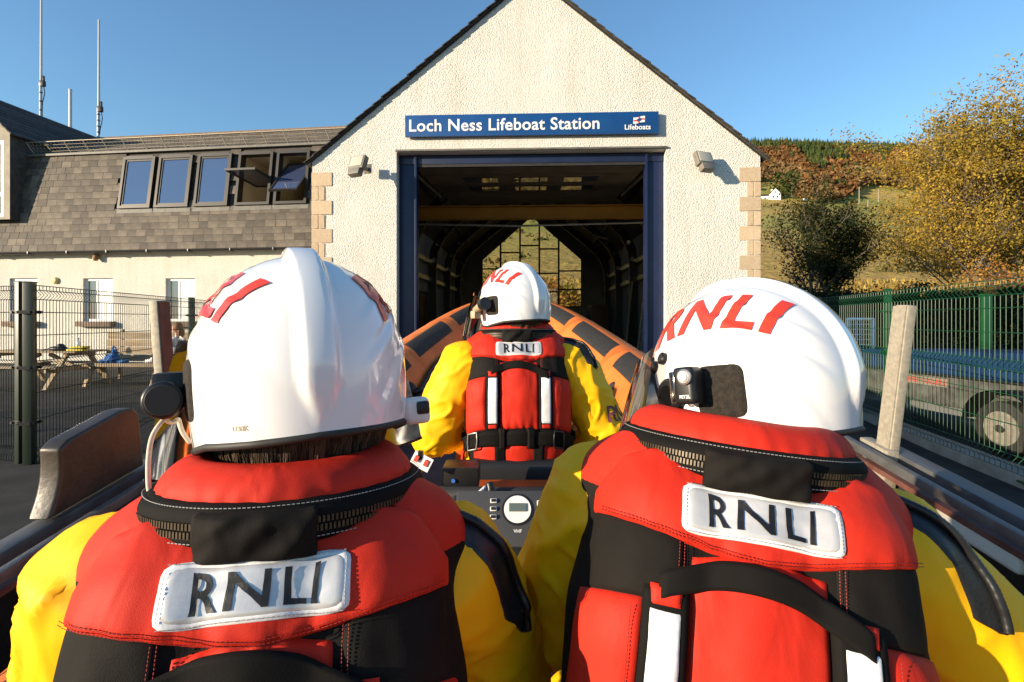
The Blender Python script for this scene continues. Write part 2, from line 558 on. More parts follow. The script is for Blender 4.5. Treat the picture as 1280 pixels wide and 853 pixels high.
rp.color_ramp.elements[0].position = .35; rp.color_ramp.elements[0].color = (.62, .58, .5, 1)
rp.color_ramp.elements[1].position = .68; rp.color_ramp.elements[1].color = (1.35, 1.25, 1.15, 1)
nt.links.new(n3.outputs['Fac'], rp.inputs[0])
mx = nt.nodes.new('ShaderNodeMix'); mx.data_type = 'RGBA'; mx.blend_type = 'MULTIPLY'; mx.inputs['Factor'].default_value = 1
nt.links.new(old, mx.inputs['A']); nt.links.new(rp.outputs[0], mx.inputs['B'])
nt.links.new(mx.outputs['Result'], bs.inputs['Base Color'])
tag(mb.build('hillside', mh, smooth=True), kind='structure')

# ---------------------------------------------------------------- generic wall with openings
def holed(mb, us, ws, holes, fn, depth=0.0, dn=None):
    """flat sheet over the rectangle us x ws with rectangular holes, reveals going back by depth"""
    U = sorted(set([us[0], us[1]] + [h[0] for h in holes] + [h[1] for h in holes]))
    W = sorted(set([ws[0], ws[1]] + [h[2] for h in holes] + [h[3] for h in holes]))
    for i in range(len(U) - 1):
        for j in range(len(W) - 1):
            cu, cw = (U[i] + U[i + 1]) / 2, (W[j] + W[j + 1]) / 2
            if any(h[0] < cu < h[1] and h[2] < cw < h[3] for h in holes): continue
            mb.add([fn(U[i], W[j], 0), fn(U[i + 1], W[j], 0), fn(U[i + 1], W[j + 1], 0), fn(U[i], W[j + 1], 0)], [(0, 1, 2, 3)])
    if depth:
        for a, b, c, d in holes:
            for p, q in (((a, c), (b, c)), ((b, c), (b, d)), ((b, d), (a, d)), ((a, d), (a, c))):
                mb.add([fn(p[0], p[1], 0), fn(q[0], q[1], 0), fn(q[0], q[1], depth), fn(p[0], p[1], depth)], [(0, 1, 2, 3)])

# ================================================================ BOATHOUSE
BH = empty('boathouse', (.272, 7.75, .12), (0, 0, R(-2.3)))
tag(BH, 'white harled gabled boathouse with a wide open blue framed door', 'boathouse')
DW, DH, EV, AP = 2.04, 3.99, 3.86, 6.62
XL, XR, DEEP = -3.35, 3.42, 14.5
mb = MB()
mb.prism([(XL, -.4), (-DW, -.4), (-DW, EV), (XL, EV)], 0, .35)
mb.prism([(DW, -.4), (XR, -.4), (XR, EV), (DW, EV)], 0, .35)
mb.prism([(XL, EV), (-DW, EV), (-DW, DH), (DW, DH), (DW, EV), (XR, EV), (.03, AP)], 0, .35)
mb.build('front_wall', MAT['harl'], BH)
mb = MB()
for x0, x1 in ((XL, XL + .3), (XR - .3, XR)):
    mb.prism([(x0, -.4), (x1, -.4), (x1, EV), (x0, EV)], .352, DEEP)
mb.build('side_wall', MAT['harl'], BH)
# interior lining
for x in (XL + .31, XR - .31):
    for k in range(9):
        mb = MB(); mb.box((x + (.01 if x < 0 else -.01), .36 + 1.56 * (k + .5), 1.9), (.03, 1.53, 3.9)); mb.build('wall_panel', MAT['intwall'], BH)
mb = MB(); mb.box((0, 7.2, -.05), (6.2, 14.2, .1))
mb.build('floor_slab', MAT['concrete'], BH)
# roof slabs with a roof light each side
def slope_pt(s, t, y, off=0):
    """s side, t 0 eave..1 apex"""
    e = (XL - .08 if s < 0 else XR + .08, EV - .05)
    a = (.03, AP + .015)
    n = Vector((a[1] - e[1], 0, -(a[0] - e[0]))).normalized()
    if n.z < 0: n = -n
    return Vector((lerp(e[0], a[0], t), y, lerp(e[1], a[1], t))) + n * off
for s in (-1, 1):
    mb = MB(); li = MB()
    for t0, t1, y0, y1 in ((0, .48, -.05, 14.6), (.78, 1, -.05, 14.6), (.48, .78, -.05, 6.0), (.48, .78, 8.6, 14.6)):
        for m_, o0, o1 in ((mb, 0.0, .014), (li, -.09, -.005)):
            tt1 = min(t1, 1.0)
            c = [slope_pt(s, t, y, o) for o in (o0, o1) for t, y in ((t0, y0 + (.06 if m_ is li else 0) + (.34 if m_ is li else 0)), (tt1, y0 + (.4 if m_ is li else 0)), (tt1, y1), (t0, y1))]
            m_.add(c, [(0, 1, 2, 3), (4, 7, 6, 5), (0, 4, 5, 1), (1, 5, 6, 2), (2, 6, 7, 3), (3, 7, 4, 0)])
    rf = mb.build('roof', MAT['slatedark'], BH)
    li.build('roof_lining', MAT['introof'], rf)
    g = MB(); g.add([slope_pt(s, .48, 6.0, .03), slope_pt(s, .78, 6.0, .03), slope_pt(s, .78, 8.6, .03), slope_pt(s, .48, 8.6, .03)], [(0, 1, 2, 3)])
    g.build('roof_light', MAT['clear'], rf)
    # verge slates: uneven edge of the gable
    for k in range(26):
        t = (k + .5) / 26
        a, b = slope_pt(s, t - .022, 0), slope_pt(s, t + .021, 0)
        m2 = MB()
        o = .013 + rnd.uniform(0, .009)
        c0, c1 = slope_pt(s, t - .022, -.075 - rnd.uniform(0, .012), o + .012), slope_pt(s, t + .0205, -.075 - rnd.uniform(0, .012), o - .004)
        d0, d1 = slope_pt(s, t - .022, .3, o + .012), slope_pt(s, t + .0205, .3, o - .004)
        th = Vector((0, 0, .012))
        m2.add([c0, c1, d1, d0, c0 + th, c1 + th, d1 + th, d0 + th], [(0, 1, 2, 3), (4, 7, 6, 5), (0, 4, 5, 1), (1, 5, 6, 2), (2, 6, 7, 3), (3, 7, 4, 0)])
        m2.build('verge_slate', MAT['slatedark'], rf)
    m2 = MB()
    m2.bar(slope_pt(s, 0, -.012, -.005), slope_pt(s, 1, -.012, -.005), .03, .018)
    m2.build('verge_board', MAT['gutter'], rf)
# quoins
for side in (-1, 1):
    z, k = 3.70, 0
    h = .218
    edge = XL if side < 0 else XR
    while z > -.1:
        top, bot = z - .004, z - h + .004
        def stone(x0, x1):
            m2 = MB()
            xa, xb = edge - side * x1, edge - side * x0
            lo, hi = min(xa, xb), max(xa, xb)
            m2.box(((lo + hi) / 2, .05 - rnd.uniform(.008, .014), (top + bot) / 2), (hi - lo - .007, .1, top - bot))
            m2.build('quoin_stone', MAT['stone'], BH, bevel=.004, seg=1)
        if k % 2 == 0: stone(-.012, .315)
        else:
            stone(-.012, .098); stone(.098, .20)
        z -= h; k += 1
# door frame
FW = .275
fr = empty('door_frame', (0, 0, 0), (0, 0, 0), BH)
for s in (-1, 1):
    mb = MB(); mb.box((s * (DW - FW / 2 - .004), .22, 1.85), (FW, .14, 4.25))
    mb.build('jamb', MAT['blue'], fr, bevel=.006)
    mb = MB(); mb.box((s * (DW - FW + .004), .12, 1.85), (.035, .06, 4.2))
    mb.build('door_stop', MAT['blue'], fr, bevel=.004)
mb = MB(); mb.box((0, .21, DH - .075), (2 * DW - .01, .15, .14)); mb.build('head', MAT['blue'], fr, bevel=.006)
mb = MB(); mb.box((0, .16, DH - .17), (2 * DW - 2 * FW, .05, .04)); mb.build('head_seal', MAT['rubber'], fr)
mb = MB(); mb.box((0, -.012, DH + .022), (2 * DW + .03, .04, .03)); mb.build('drip_lintel', MAT['lead'], BH, bevel=.005)
# overhead sectional door, parked open under the roof
od = empty('overhead_door', (0, 0, 0), (0, 0, 0), BH)
def odp(x, s, d=0):
    return Vector((x, .75 + s * 4.3, 4.03 + s * .30 - d))
for k in range(5):
    mb = MB()
    a, b = k / 5 + .004, (k + 1) / 5 - .004
    mb.add([odp(-1.98, a), odp(1.98, a), odp(1.98, b), odp(-1.98, b), odp(-1.98, a, -.045), odp(1.98, a, -.045), odp(1.98, b, -.045), odp(-1.98, b, -.045)],
           [(0, 1, 2, 3), (4, 7, 6, 5), (0, 4, 5, 1), (1, 5, 6, 2), (2, 6, 7, 3), (3, 7, 4, 0)])
    mb.build('door_panel', MAT['introof'], od)
    if k in (1, 2):
        for xx in (-.95, 0, .95):
            mb = MB()
            a2, b2 = a + .05, b - .05
            mb.add([odp(xx - .32, a2, .004), odp(xx + .32, a2, .004), odp(xx + .32, b2, .004), odp(xx - .32, b2, .004), odp(xx - .32, a2, .016), odp(xx + .32, a2, .016), odp(xx + .32, b2, .016), odp(xx - .32, b2, .016)],
                   [(0, 1, 2, 3), (4, 7, 6, 5), (0, 4, 5, 1), (1, 5, 6, 2), (2, 6, 7, 3), (3, 7, 4, 0)])
            mb.build('door_window', MAT['glass'], od)
for s in (-1, 1):
    mb = MB()
    mb.tube(catmull([(s * 2.08, .5, 2.0), (s * 2.08, .5, 3.5), (s * 2.06, .62, 3.86), (s * 2.05, 1.0, 4.0), (s * 2.05, 3.9, 4.25)], 5), .03, 6)
    mb.bar((s * 2.05, 2.2, 4.1), (s * 2.05, 2.6, 4.75), .03, .03)
    mb.bar((s * 2.05, 3.6, 4.2), (s * 1.8, 3.6, 4.75), .03, .03)
    mb.build('door_track', MAT['steel'], od)
mb = MB(); mb.cyl((-2.05, .55, 4.22), (2.05, .55, 4.22), .035, 10)
for x in (-.9, .9): mb.cyl((x - .3, .55, 4.22), (x + .3, .55, 4.22), .06, 12)
mb.build('torsion_shaft', MAT['steel'], od)
# crane beam
mb = MB()
for z, w, h in ((3.50, .20, .025), (3.62, .03, .22), (3.74, .20, .025)):
    mb.box((0, 2.7, z), (5.9, w, h))
mb.box((0, 2.63, 3.62), (5.9, .01, .19))
mb.build('crane_beam', MAT['yellowsteel'], BH)
mb = MB(); mb.tube([(-2.7, 2.55, 3.38), (-.2, 2.55, 3.32), (2.7, 2.55, 3.38)], .022, 6); mb.build('conduit', MAT['steel'], BH)
# portal frames with round holes in the web
def portal(y):
    mb = MB()
    for s in (-1, 1):
        outer = [Vector((s * 2.98, 0, z)) for z in (0, 1, 2, 2.9)]
        outer += [Vector((s * x, 0, z)) for x, z in ((2.93, 3.45), (2.72, 3.9), (2.4, 4.25), (2.05, 4.55), (1.7, 4.84), (1.35, 5.12), (1.0, 5.4), (.65, 5.69), (.3, 5.97), (0.0, 6.2))]
        inner = []
        for i, p in enumerate(outer):
            t = outer[min(i + 1, len(outer) - 1)] - outer[max(i - 1, 0)]
            n = Vector((t.z, 0, -t.x)).normalized() * (-s) * -1
            if n.x * s > 0: n = -n
            inner.append(p + n * (.24 if 3 < i < 12 else .22))
        for i in range(len(outer) - 1):
            a, b, c, d = outer[i], outer[i + 1], inner[i + 1], inner[i]
            ctr = (a + b + c + d) / 4
            if i >= 3 and i < len(outer) - 1:
                r = min((a - d).length, (a - b).length) * .30
                e1 = (a - ctr).normalized(); 
                ang0 = math.atan2((a - ctr).z, (a - ctr).x)
                sgn = 1 if ((b - ctr).x * (a - ctr).z - (b - ctr).z * (a - ctr).x) < 0 else -1
                ring = [ctr + Vector((math.cos(ang0 + sgn * q * 2 * math.pi / 12), 0, math.sin(ang0 + sgn * q * 2 * math.pi / 12))) * r for q in range(12)]
                cs = [a, b, c, d]
                for q in range(4):
                    idx = [(q * 3 + w) % 12 for w in range(4)]
                    mb.add([cs[q], cs[(q + 1) % 4]] + [ring[w] for w in reversed(idx)], [tuple(range(6))])
            else:
                mb.add([a, b, c, d], [(0, 1, 2, 3)])
            mb.bar(a, b, .12, .018, (0, 1, 0)) if False else None
            for p, q in ((a, b), (d, c)):
                o = Vector((0, .06, 0))
                mb.add([p - o, q - o, q + o, p + o], [(0, 1, 2, 3)])
    o = mb.build('portal_frame', MAT['darksteel'], BH)
    o.location = (.03, y, 0)
for y in (1.9, 4.4, 6.9, 9.4, 11.9): portal(y)
for z, x in ((4.35, 2.35), (5.2, 1.3), (5.9, .42)):
    for s in (-1, 1):
        mb = MB(); mb.box((s * (x + .12), 7.2, z + .13), (.06, 14, .10)); mb.build('purlin', MAT['darksteel'], BH)
# back wall with the big gable window
bx = [-2.15, 2.15]
Z0, Z1 = 1.95, 4.05
def wtop(x): return min(lerp(5.95, Z1, abs(x) / 2.15), 5.95)
mb = MB(); yb = DEEP - .3
mb.prism([(XL, -.4), (bx[0], -.4), (bx[0], EV), (XL, EV)], yb, DEEP)
mb.prism([(bx[1], -.4), (XR, -.4), (XR, EV), (bx[1], EV)], yb, DEEP)
mb.prism([(bx[0], -.4), (bx[1], -.4), (bx[1], Z0), (bx[0], Z0)], yb, DEEP)
mb.prism([(XL, EV), (bx[0], EV), (bx[0], Z1), (0, 5.95), (0, AP)], yb, DEEP)
mb.prism([(bx[1], EV), (XR, EV), (0, AP), (0, 5.95), (bx[1], Z1)], yb, DEEP)
mb.build('back_wall', MAT['intwall'], BH)
gw = empty('gable_window', (0, 0, 0), (0, 0, 0), BH)
cols = [-2.15, -1.34, -.5, .33, 1.16, 2.15]
bars = {0: [2.9, 3.6], 1: [2.5, 3.3, 4.3], 2: [3.1, 4.6], 3: [2.6, 3.4, 4.45], 4: [2.7, 3.5]}
yw = yb + .12
for x in cols:
    mb = MB(); zt = wtop(x) + .02
    mb.box((x, yw, (Z0 + zt) / 2), (.075, .10, zt - Z0)); mb.build('mullion', MAT['darksteel'], gw)
for i in range(5):
    a, b = cols[i] + .04, cols[i + 1] - .04
    hs = [Z0] + bars[i]
    for z in hs:
        mb = MB(); mb.box(((a + b) / 2, yw, z + .03), (b - a, .08, .06)); mb.build('transom', MAT['darksteel'], gw)
    for j, z in enumerate(hs):
        z2 = hs[j + 1] if j + 1 < len(hs) else None
        mb = MB()
        if z2: mb.prism([(a, z + .06), (b, z + .06), (b, z2), (a, z2)], yw - .004, yw + .004)
        else:
            poly = [(a, z + .06), (b, z + .06), (b, wtop(b))] + ([(0, wtop(0))] if a < 0 < b else []) + [(a, wtop(a))]
            mb.prism(poly, yw - .004, yw + .004)
        mb.build('pane', MAT['clear'], gw)
for s in (-1, 1):
    mb = MB(); mb.bar((s * 2.15, yw, Z1), (0, yw, 5.95), .10, .08, (0, 1, 0)); mb.build('sloping_rail', MAT['darksteel'], gw)
# side doors, cable trays and pipe runs inside
MAT['browndoor'] = M('brown_door', (.16, .06, .025), (.12, .045, .02), scale=6, rough=.5)
for s, yy in ((-1, 3.4), (-1, 6.4), (1, 8.2)):
    x = XL + .34 if s < 0 else XR - .34
    d = empty('side_door', (x, yy, 0), (0, 0, 0), BH)
    mb = MB(); mb.box((0, 0, 1.05), (.05, .85, 2.1)); mb.build('leaf', MAT['browndoor'], d)
    mb = MB(); mb.box((0, -.47, 1.07), (.07, .08, 2.16)); mb.box((0, .47, 1.07), (.07, .08, 2.16)); mb.box((0, 0, 2.18), (.07, 1.0, .08)); mb.build('frame', MAT['darksteel'], d)
    mb = MB(); mb.cyl((0, -.32, 1.0), (-s * .07, -.32, 1.0), .012, 8); mb.cyl((-s * .07, -.32, 1.0), (-s * .07, -.2, 1.0), .01, 8); mb.build('handle', MAT['steel'], d)
for s in (-1, 1):
    x = (XL + .42) if s < 0 else (XR - .42)
    for z in (2.55, 3.05):
        mb = MB(); mb.box((x, 7.2, z), (.14, 13.4, .05)); mb.box((x - s * .065, 7.2, z + .04), (.01, 13.4, .1)); mb.build('cable_tray', MAT['steel'], BH)
    for yy in (1.3, 2.9, 5.2, 7.9, 10.4):
        mb = MB(); mb.cyl((x + s * .02, yy, .1), (x + s * .02, yy, 3.3), .025, 8); mb.build('pipe', MAT['steel'], BH)
# kerb stones at the door threshold
mb = MB(); mb.box((0, .1, -.06), (2 * DW, .5, .1)); mb.build('threshold', MAT['concrete'], BH)

def bh_world(x, y, z):
    return Matrix.LocRotScale(BH.location, BH.rotation_euler, None) @ Vector((x, y, z))

# ---- things inside the boathouse
def boxy(name, label, cat, x, y, z, d, mat, parts, group=None):
    e = empty(name, bh_world(x, y, z), (0, 0, R(-2.3)))
    tag(e, label, cat, group)
    parts(e, d, mat)
    return e
def locker_parts(e, d, mat):
    mb = MB(); mb.box((0, 0, d[2] / 2), d); mb.build('carcass', mat, e, bevel=.008)
    n = 3
    for k in range(n):
        y = lerp(-d[1] / 2, d[1] / 2, (k + .5) / n)
        s = -1 if e.location.x > 0 else 1
        mb = MB(); mb.box((s * (d[0] / 2 + .008), y, d[2] / 2), (.014, d[1] / n - .02, d[2] - .06)); l = mb.build('door_leaf', mat, e)
        mb = MB(); mb.box((s * (d[0] / 2 + .025), y + .08, d[2] * .55), (.02, .02, .1)); mb.build('handle', MAT['steel'], l)
boxy('steel_locker', 'grey steel locker against the right boathouse wall by the door', 'locker', 2.72, 2.7, 0, (.45, 1.3, 1.9), MAT['intwall'], locker_parts)
boxy('steel_locker', 'tall brown locker at the far right corner of the boathouse', 'locker', 2.6, 12.6, 0, (.6, 1.6, 2.0), MAT['browndoor'], locker_parts)
boxy('steel_locker', 'low grey cabinet along the left boathouse wall', 'locker', -2.7, 9.6, 0, (.5, 2.0, 1.3), MAT['intwall'], locker_parts)
def wallcab(e, d, mat):
    mb = MB(); mb.box((0, 0, 0), d); mb.build('case', mat, e, bevel=.01)
    mb = MB(); mb.box((d[0] / 2 + .008, 0, 0), (.014, d[1] - .06, d[2] - .06)); mb.build('front', MAT['black'], e)
    mb = MB(); mb.box((-.1, 0, -d[2] / 2 - .05), (.3, .5, .03)); mb.build('bracket', MAT['steel'], e)
boxy('wall_heater', 'dark box heater on a bracket high on the left boathouse wall', 'heater', -2.6, 2.1, 2.95, (.5, .7, .55), MAT['darksteel'], wallcab)
def rails(e, d, mat):
    for k in range(4):
        y = k * .9
        mb = MB(); mb.cyl((0, y, 0), (0, y, 1.05), .022, 8); mb.build('post', mat, e)
    for z in (.55, 1.05):
        mb = MB(); mb.cyl((0, 0, z), (0, 2.7, z), .02, 8); mb.build('rail', mat, e)
boxy('safety_railing', 'low galvanised safety railing inside the boathouse on the left', 'railing', -2.35, 1.4, 0, None, MAT['steel'], rails)
def ladder(e, d, mat):
    for x in (-.2, .2):
        mb = MB(); mb.bar((0, x, 0), (.35, x, 2.9), .05, .03); mb.build('stile', mat, e)
    for k in range(9):
        z = .25 + k * .3
        mb = MB(); mb.cyl((z * .12, -.2, z), (z * .12, .2, z), .016, 6); mb.build('rung', mat, e)
boxy('ladder', 'aluminium ladder leaning on the right boathouse wall', 'ladder', 2.5, 4.6, 0, None, MAT['steel'], ladder)
def boards(e, d, mat):
    for k in range(3):
        mb = MB(); mb.box((.05 * k, .16 * k, 1.05 + .1 * k), (.03, .14, 2.1 + .2 * k), (0, R(5), 0)); mb.build('board', mat, e)
boxy('stacked_boards', 'pale timber boards leaning against the right boathouse wall', 'boards', 2.6, 6.3, 0, None, MAT['timber'], boards)
def ring(e, d, mat):
    mb = MB(); mb.tube([(0, .33 * math.cos(a), .33 * math.sin(a)) for a in [2 * math.pi * k / 28 for k in range(28)]], .055, 8, closed=True); mb.build('ring', mat, e, smooth=True)
    for k in range(4):
        a = math.pi / 4 + k * math.pi / 2
        c = Vector((0, .33 * math.cos(a), .33 * math.sin(a)))
        t = Vector((0, -math.sin(a), math.cos(a)))
        mb = MB(); mb.tube([c - t * .05, c + t * .05], .06, 8); mb.build('band', MAT['white'], e)
MAT['orangeplastic'] = M('orange_plastic', (.55, .10, .01), rough=.5)
boxy('life_ring', 'orange life ring hung on the right boathouse wall', 'life ring', 3.0, 10.2, 2.2, None, MAT['orangeplastic'], ring)

# ================================================================ STATION SIGN
SG = empty('station_sign', bh_world(.0, -.055, 4.20), (0, 0, R(-2.3)))
tag(SG, 'long blue sign with white lettering Loch Ness Lifeboat Station above the boathouse door', 'sign')
SWd, SH = 3.80, .325
mb = MB(); mb.box((.01, 0, SH / 2), (SWd, .045, SH)); mb.build('panel', MAT['signblue'], SG, bevel=.004)
mb = MB()
for x in (-1.4, 0, 1.4): mb.box((x, .04, SH / 2), (.06, .04, SH * .8))
mb.build('bracket', MAT['steel'], SG)
def flat_text(body, size, cx, cz, y, name, mat, parent, bold=0, width=None, th=.003, spacing=1.0):
    vs, fs, W, H = text_points(body, size, bold, None, spacing)
    k = width / W if width else 1
    m2 = MB()
    m2.add([(cx + x * k, y, cz + yy * k) for x, yy in vs], fs)
    o = m2.build(name, mat, parent)
    md = o.modifiers.new('t', 'SOLIDIFY'); md.thickness = th; md.offset = 0
    return o
flat_text('Loch Ness Lifeboat Station', .25, -.395, .165, -.0265, 'lettering', MAT['white'], SG, bold=.0042, width=2.86, spacing=1.04)
flat_text('Lifeboats', .1, 1.60, .095, -.0265, 'lettering', MAT['white'], SG, bold=.0016, width=.38)
MAT['red'] = M('red_paint', (.62, .035, .02), rough=.4)
fl = MB()
def flag_pt(x, z): return (1.62 + x + z * .05, -.027 - 0, .20 + z + .012 * math.sin(x * 24))
def strip(m_, x0, x1, z0, z1, dy):
    n = 8
    for k in range(n):
        a, b = lerp(x0, x1, k / n), lerp(x0, x1, (k + 1) / n)
        q = [flag_pt(a, z0), flag_pt(b, z0), flag_pt(b, z1), flag_pt(a, z1)]
        m_.add([(p[0], p[1] - dy, p[2]) for p in q], [(0, 1, 2, 3)])
strip(fl, -.085, .085, -.055, .055, 0); fl.build('flag_field', MAT['white'], SG)
fl = MB(); strip(fl, -.012, .012, -.05, .05, .002); strip(fl, -.08, -.012, -.011, .011, .002); strip(fl, .012, .08, -.011, .011, .002); fl.build('flag_cross', MAT['red'], SG)
fl = MB(); strip(fl, -.085, .085, .047, .055, .003); strip(fl, -.085, .085, -.055, -.047, .003); strip(fl, -.03, .03, -.02, .02, .004); fl.build('flag_border', MAT['signblue'], SG)

# ================================================================ FLOODLIGHTS
MAT['lampgrey'] = M('lamp_grey', (.20, .18, .15), (.15, .135, .11), scale=20, rough=.5)
MAT['lens'] = M('lamp_lens', (.45, .42, .34), rough=.15, spec=.8)
def floodlight(px, py, tilt, turn, label):
    w = P(px, py, 7.75)
    e = empty('floodlight', (w.x, w.y - .03, w.z), (0, 0, R(-2.3)))
    tag(e, label, 'floodlight', 'floodlights either side of the boathouse door')
    mb = MB(); mb.box((0, 0, 0), (.12, .03, .14)); mb.build('wall_plate', MAT['lampgrey'], e, bevel=.004)
    mb = MB(); mb.bar((0, 0, 0), (turn * .03, -.22, -.06), .05, .04); mb.build('arm', MAT['lampgrey'], e)
    h = empty('lamp_head', (turn * .05, -.26, .0), (R(tilt), 0, R(turn * 22)), e)
    mb = MB(); mb.box((0, 0, 0), (.27, .09, .22), taper=1)
    mb.build('housing', MAT['lampgrey'], h, bevel=.012)
    mb = MB(); mb.box((0, -.047, .01), (.22, .012, .165)); mb.build('lens', MAT['lens'], h, bevel=.003)
    mb = MB(); mb.box((0, -.01, -.16), (.20, .10, .10)); mb.build('gear_box', MAT['lampgrey'], h, bevel=.01)
    for k in range(5):
        mb = MB(); mb.box((-.1 + k * .05, .055, 0), (.006, .03, .18)); mb.build('fin', MAT['lampgrey'], h)
    return e
floodlight(460, 212, -20, -1, 'grey floodlight on the wall left of the boathouse door')
floodlight(867, 207, -22, 1, 'grey floodlight on the wall right of the boathouse door')
# ================================================================ LEFT BUILDING (mansard roof)
LO = Vector((-5.69, 14.0, .24)); LR = R(-6.8)
LB = empty('station_house', LO, (0, 0, LR))
tag(LB, 'long cream harled building with a steep slate mansard roof left of the boathouse', 'building')
ca, sa = math.cos(LR), math.sin(LR)
def LX(px, dy=0.0):
    """local x on the facade plane (offset dy behind it) for a photo column"""
    k = (px - 640) / FPX
    ox, oy = LO.x - sa * dy, LO.y + ca * dy
    return (k * oy - ox) / (ca - sa * k)
def LZ(px, py, dy=0.0):
    x = LX(px, dy)
    return CZ + (400 - py) / FPX * (LO.y + ca * dy + sa * x) - LO.z
X0, X1 = -13.6, 2.3
WH = 3.26
wins = []
for pa, pb in ((12, 47), (104, 141), (207, 244)):
    wins.append((LX(pa), LX(pb), LZ((pa + pb) / 2, 402), LZ((pa + pb) / 2, 348)))
mb = MB()
holed(mb, (X0, X1), (-.6, WH), wins, lambda u, w, d: Vector((u, d, w)), .16)
mb.add([(X1, 0, -.6), (X1, 7, -.6), (X1, 7, WH), (X1, 0, WH), (X0, 0, -.6), (X0, 7, -.6), (X0, 7, WH), (X0, 0, WH)], [(0, 1, 2, 3), (4, 7, 6, 5)])
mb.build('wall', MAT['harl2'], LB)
MAT['curtain'] = M('dark_interior', (.05, .05, .045), (.09, .085, .07), scale=3, rough=.8)
for a, b, c, d in wins:
    w = empty('window', (a, .10, c), (0, 0, 0), LB)
    W, H = b - a, d - c
    mb = MB()
    t = .07
    mb.box((W / 2, 0, t / 2), (W, .06, t)); mb.box((W / 2, 0, H - t / 2), (W, .06, t)); mb.box((t / 2, 0, H / 2), (t, .06, H - 2 * t)); mb.box((W - t / 2, 0, H / 2), (t, .06, H - 2 * t))
    mb.build('frame', MAT['pvc'], w)
    mb = MB(); mb.box((W * .40, -.004, H / 2), (.06, .05, H - 2 * t)); mb.build('mullion', MAT['pvc'], w)
    mb = MB(); mb.box((W * .22, .01, H / 2), (W * .32, .01, H - 2 * t)); mb.build('pane', MAT['glass'], w)
    mb = MB(); mb.box((W * .69, .0, H / 2), (W * .50, .03, H - 2 * t)); mb.build('blind', MAT['pvc'], w)
    mb = MB(); mb.box((W / 2, -.14, -.075), (W + .16, .26, .15)); mb.build('sill', MAT['sill'], w, bevel=.008)
# steep roof frame:  u along, w up the slope
SB, ST = Vector((0, -.18, WH + .02)), Vector((0, .24, WH + 2.90))
sdir = (ST - SB); SL = sdir.length; sdir.normalize()
snrm = Vector((0, -sdir.z, sdir.y))
def SP(u, w, d=0.0):
    p = SB + sdir * w - snrm * d
    return Vector((u, p.y, p.z))
def SU(px, w): return LX(px, (SB + sdir * w).y)
# roof lights
RL = []
wb, wt = 1.20, 2.74
for pa, pb in ((152, 192), (197, 239), (246, 288), (297, 340), (345, 386)):
    RL.append((SU(pa, 1.7), SU(pb, 1.7), wb, wt))
mb = MB()
holed(mb, (X0, X1), (0, SL), RL, lambda u, w, d: SP(u, w, d + .02), .22)
bk = mb.build('mansard_slope', MAT['slatedark'], LB)
MAT['cream'] = M('cream_lining', (.55, .47, .33), rough=.8)
for i, (a, b, c, d) in enumerate(RL):
    r = empty('roof_light', (0, 0, 0), (0, 0, 0), LB)
    t = .075
    def sbox(mb, u0, u1, w0, w1, d0, d1, f=SP):
        vs = [f(u, w, dd) for dd in (d0, d1) for u, w in ((u0, w0), (u1, w0), (u1, w1), (u0, w1))]
        mb.add(vs, [(0, 1, 2, 3), (4, 7, 6, 5), (0, 4, 5, 1), (1, 5, 6, 2), (2, 6, 7, 3), (3, 7, 4, 0)])
    mb = MB()
    for q in ((a, a + t, c, d), (b - t, b, c, d), (a + t, b - t, c, c + t), (a + t, b - t, d - t, d + .03)):
        sbox(mb, *q, -.09, .06)
    mb.build('frame', MAT['darkframe'], r)
    mb = MB(); sbox(mb, a - .05, b + .05, c - .13, c - .002, -.03, .012); mb.build('flashing', MAT['lead'], r)
    # sash with glass, hinged
    ang = {3: 86, 4: 36}.get(i, 0)
    piv = (c + d) / 2
    def fs(u, w, dd, ang=ang, piv=piv):
        k = R(ang)
        ww, nn = w - piv, -dd
        w2, n2 = ww * math.cos(k) + nn * math.sin(k) * (1), nn * math.cos(k) - ww * math.sin(k)
        return SP(u, piv + w2, -n2)
    sa_ = empty('sash', (0, 0, 0), (0, 0, 0), r)
    mb = MB()
    e = .05
    for q in ((a + t, a + t + e, c + t, d - t), (b - t - e, b - t, c + t, d - t), (a + t + e, b - t - e, c + t, c + t + e), (a + t + e, b - t - e, d - t - e, d - t)):
        sbox(mb, *q, -.065, -.01, fs)
    mb.build('sash_frame', MAT['darkframe'], sa_)
    mb = MB(); sbox(mb, a + t + e, b - t - e, c + t + e, d - t - e, -.045, -.03, fs); mb.build('pane', MAT['glass'], sa_)
    # room behind
    mb = MB()
    q = [SP(u, w, .23) for u, w in ((a, c), (b, c), (b, d), (a, d))]
    dp = Vector((0, 1.6, 0))
    q2 = [p + dp for p in q]
    mb.add(q + q2, [(4, 5, 6, 7), (0, 1, 5, 4), (1, 2, 6, 5), (2, 3, 7, 6), (3, 0, 4, 7)])
    mb.build('lining', MAT['cream'] if i > 2 else MAT['curtain'], r)
    if i <= 2:
        mb = MB(); sbox(mb, a + .2, b - .12, d - .28, d - .24, -.028, -.02); mb.build('blind_rail', MAT['pvc'], r)
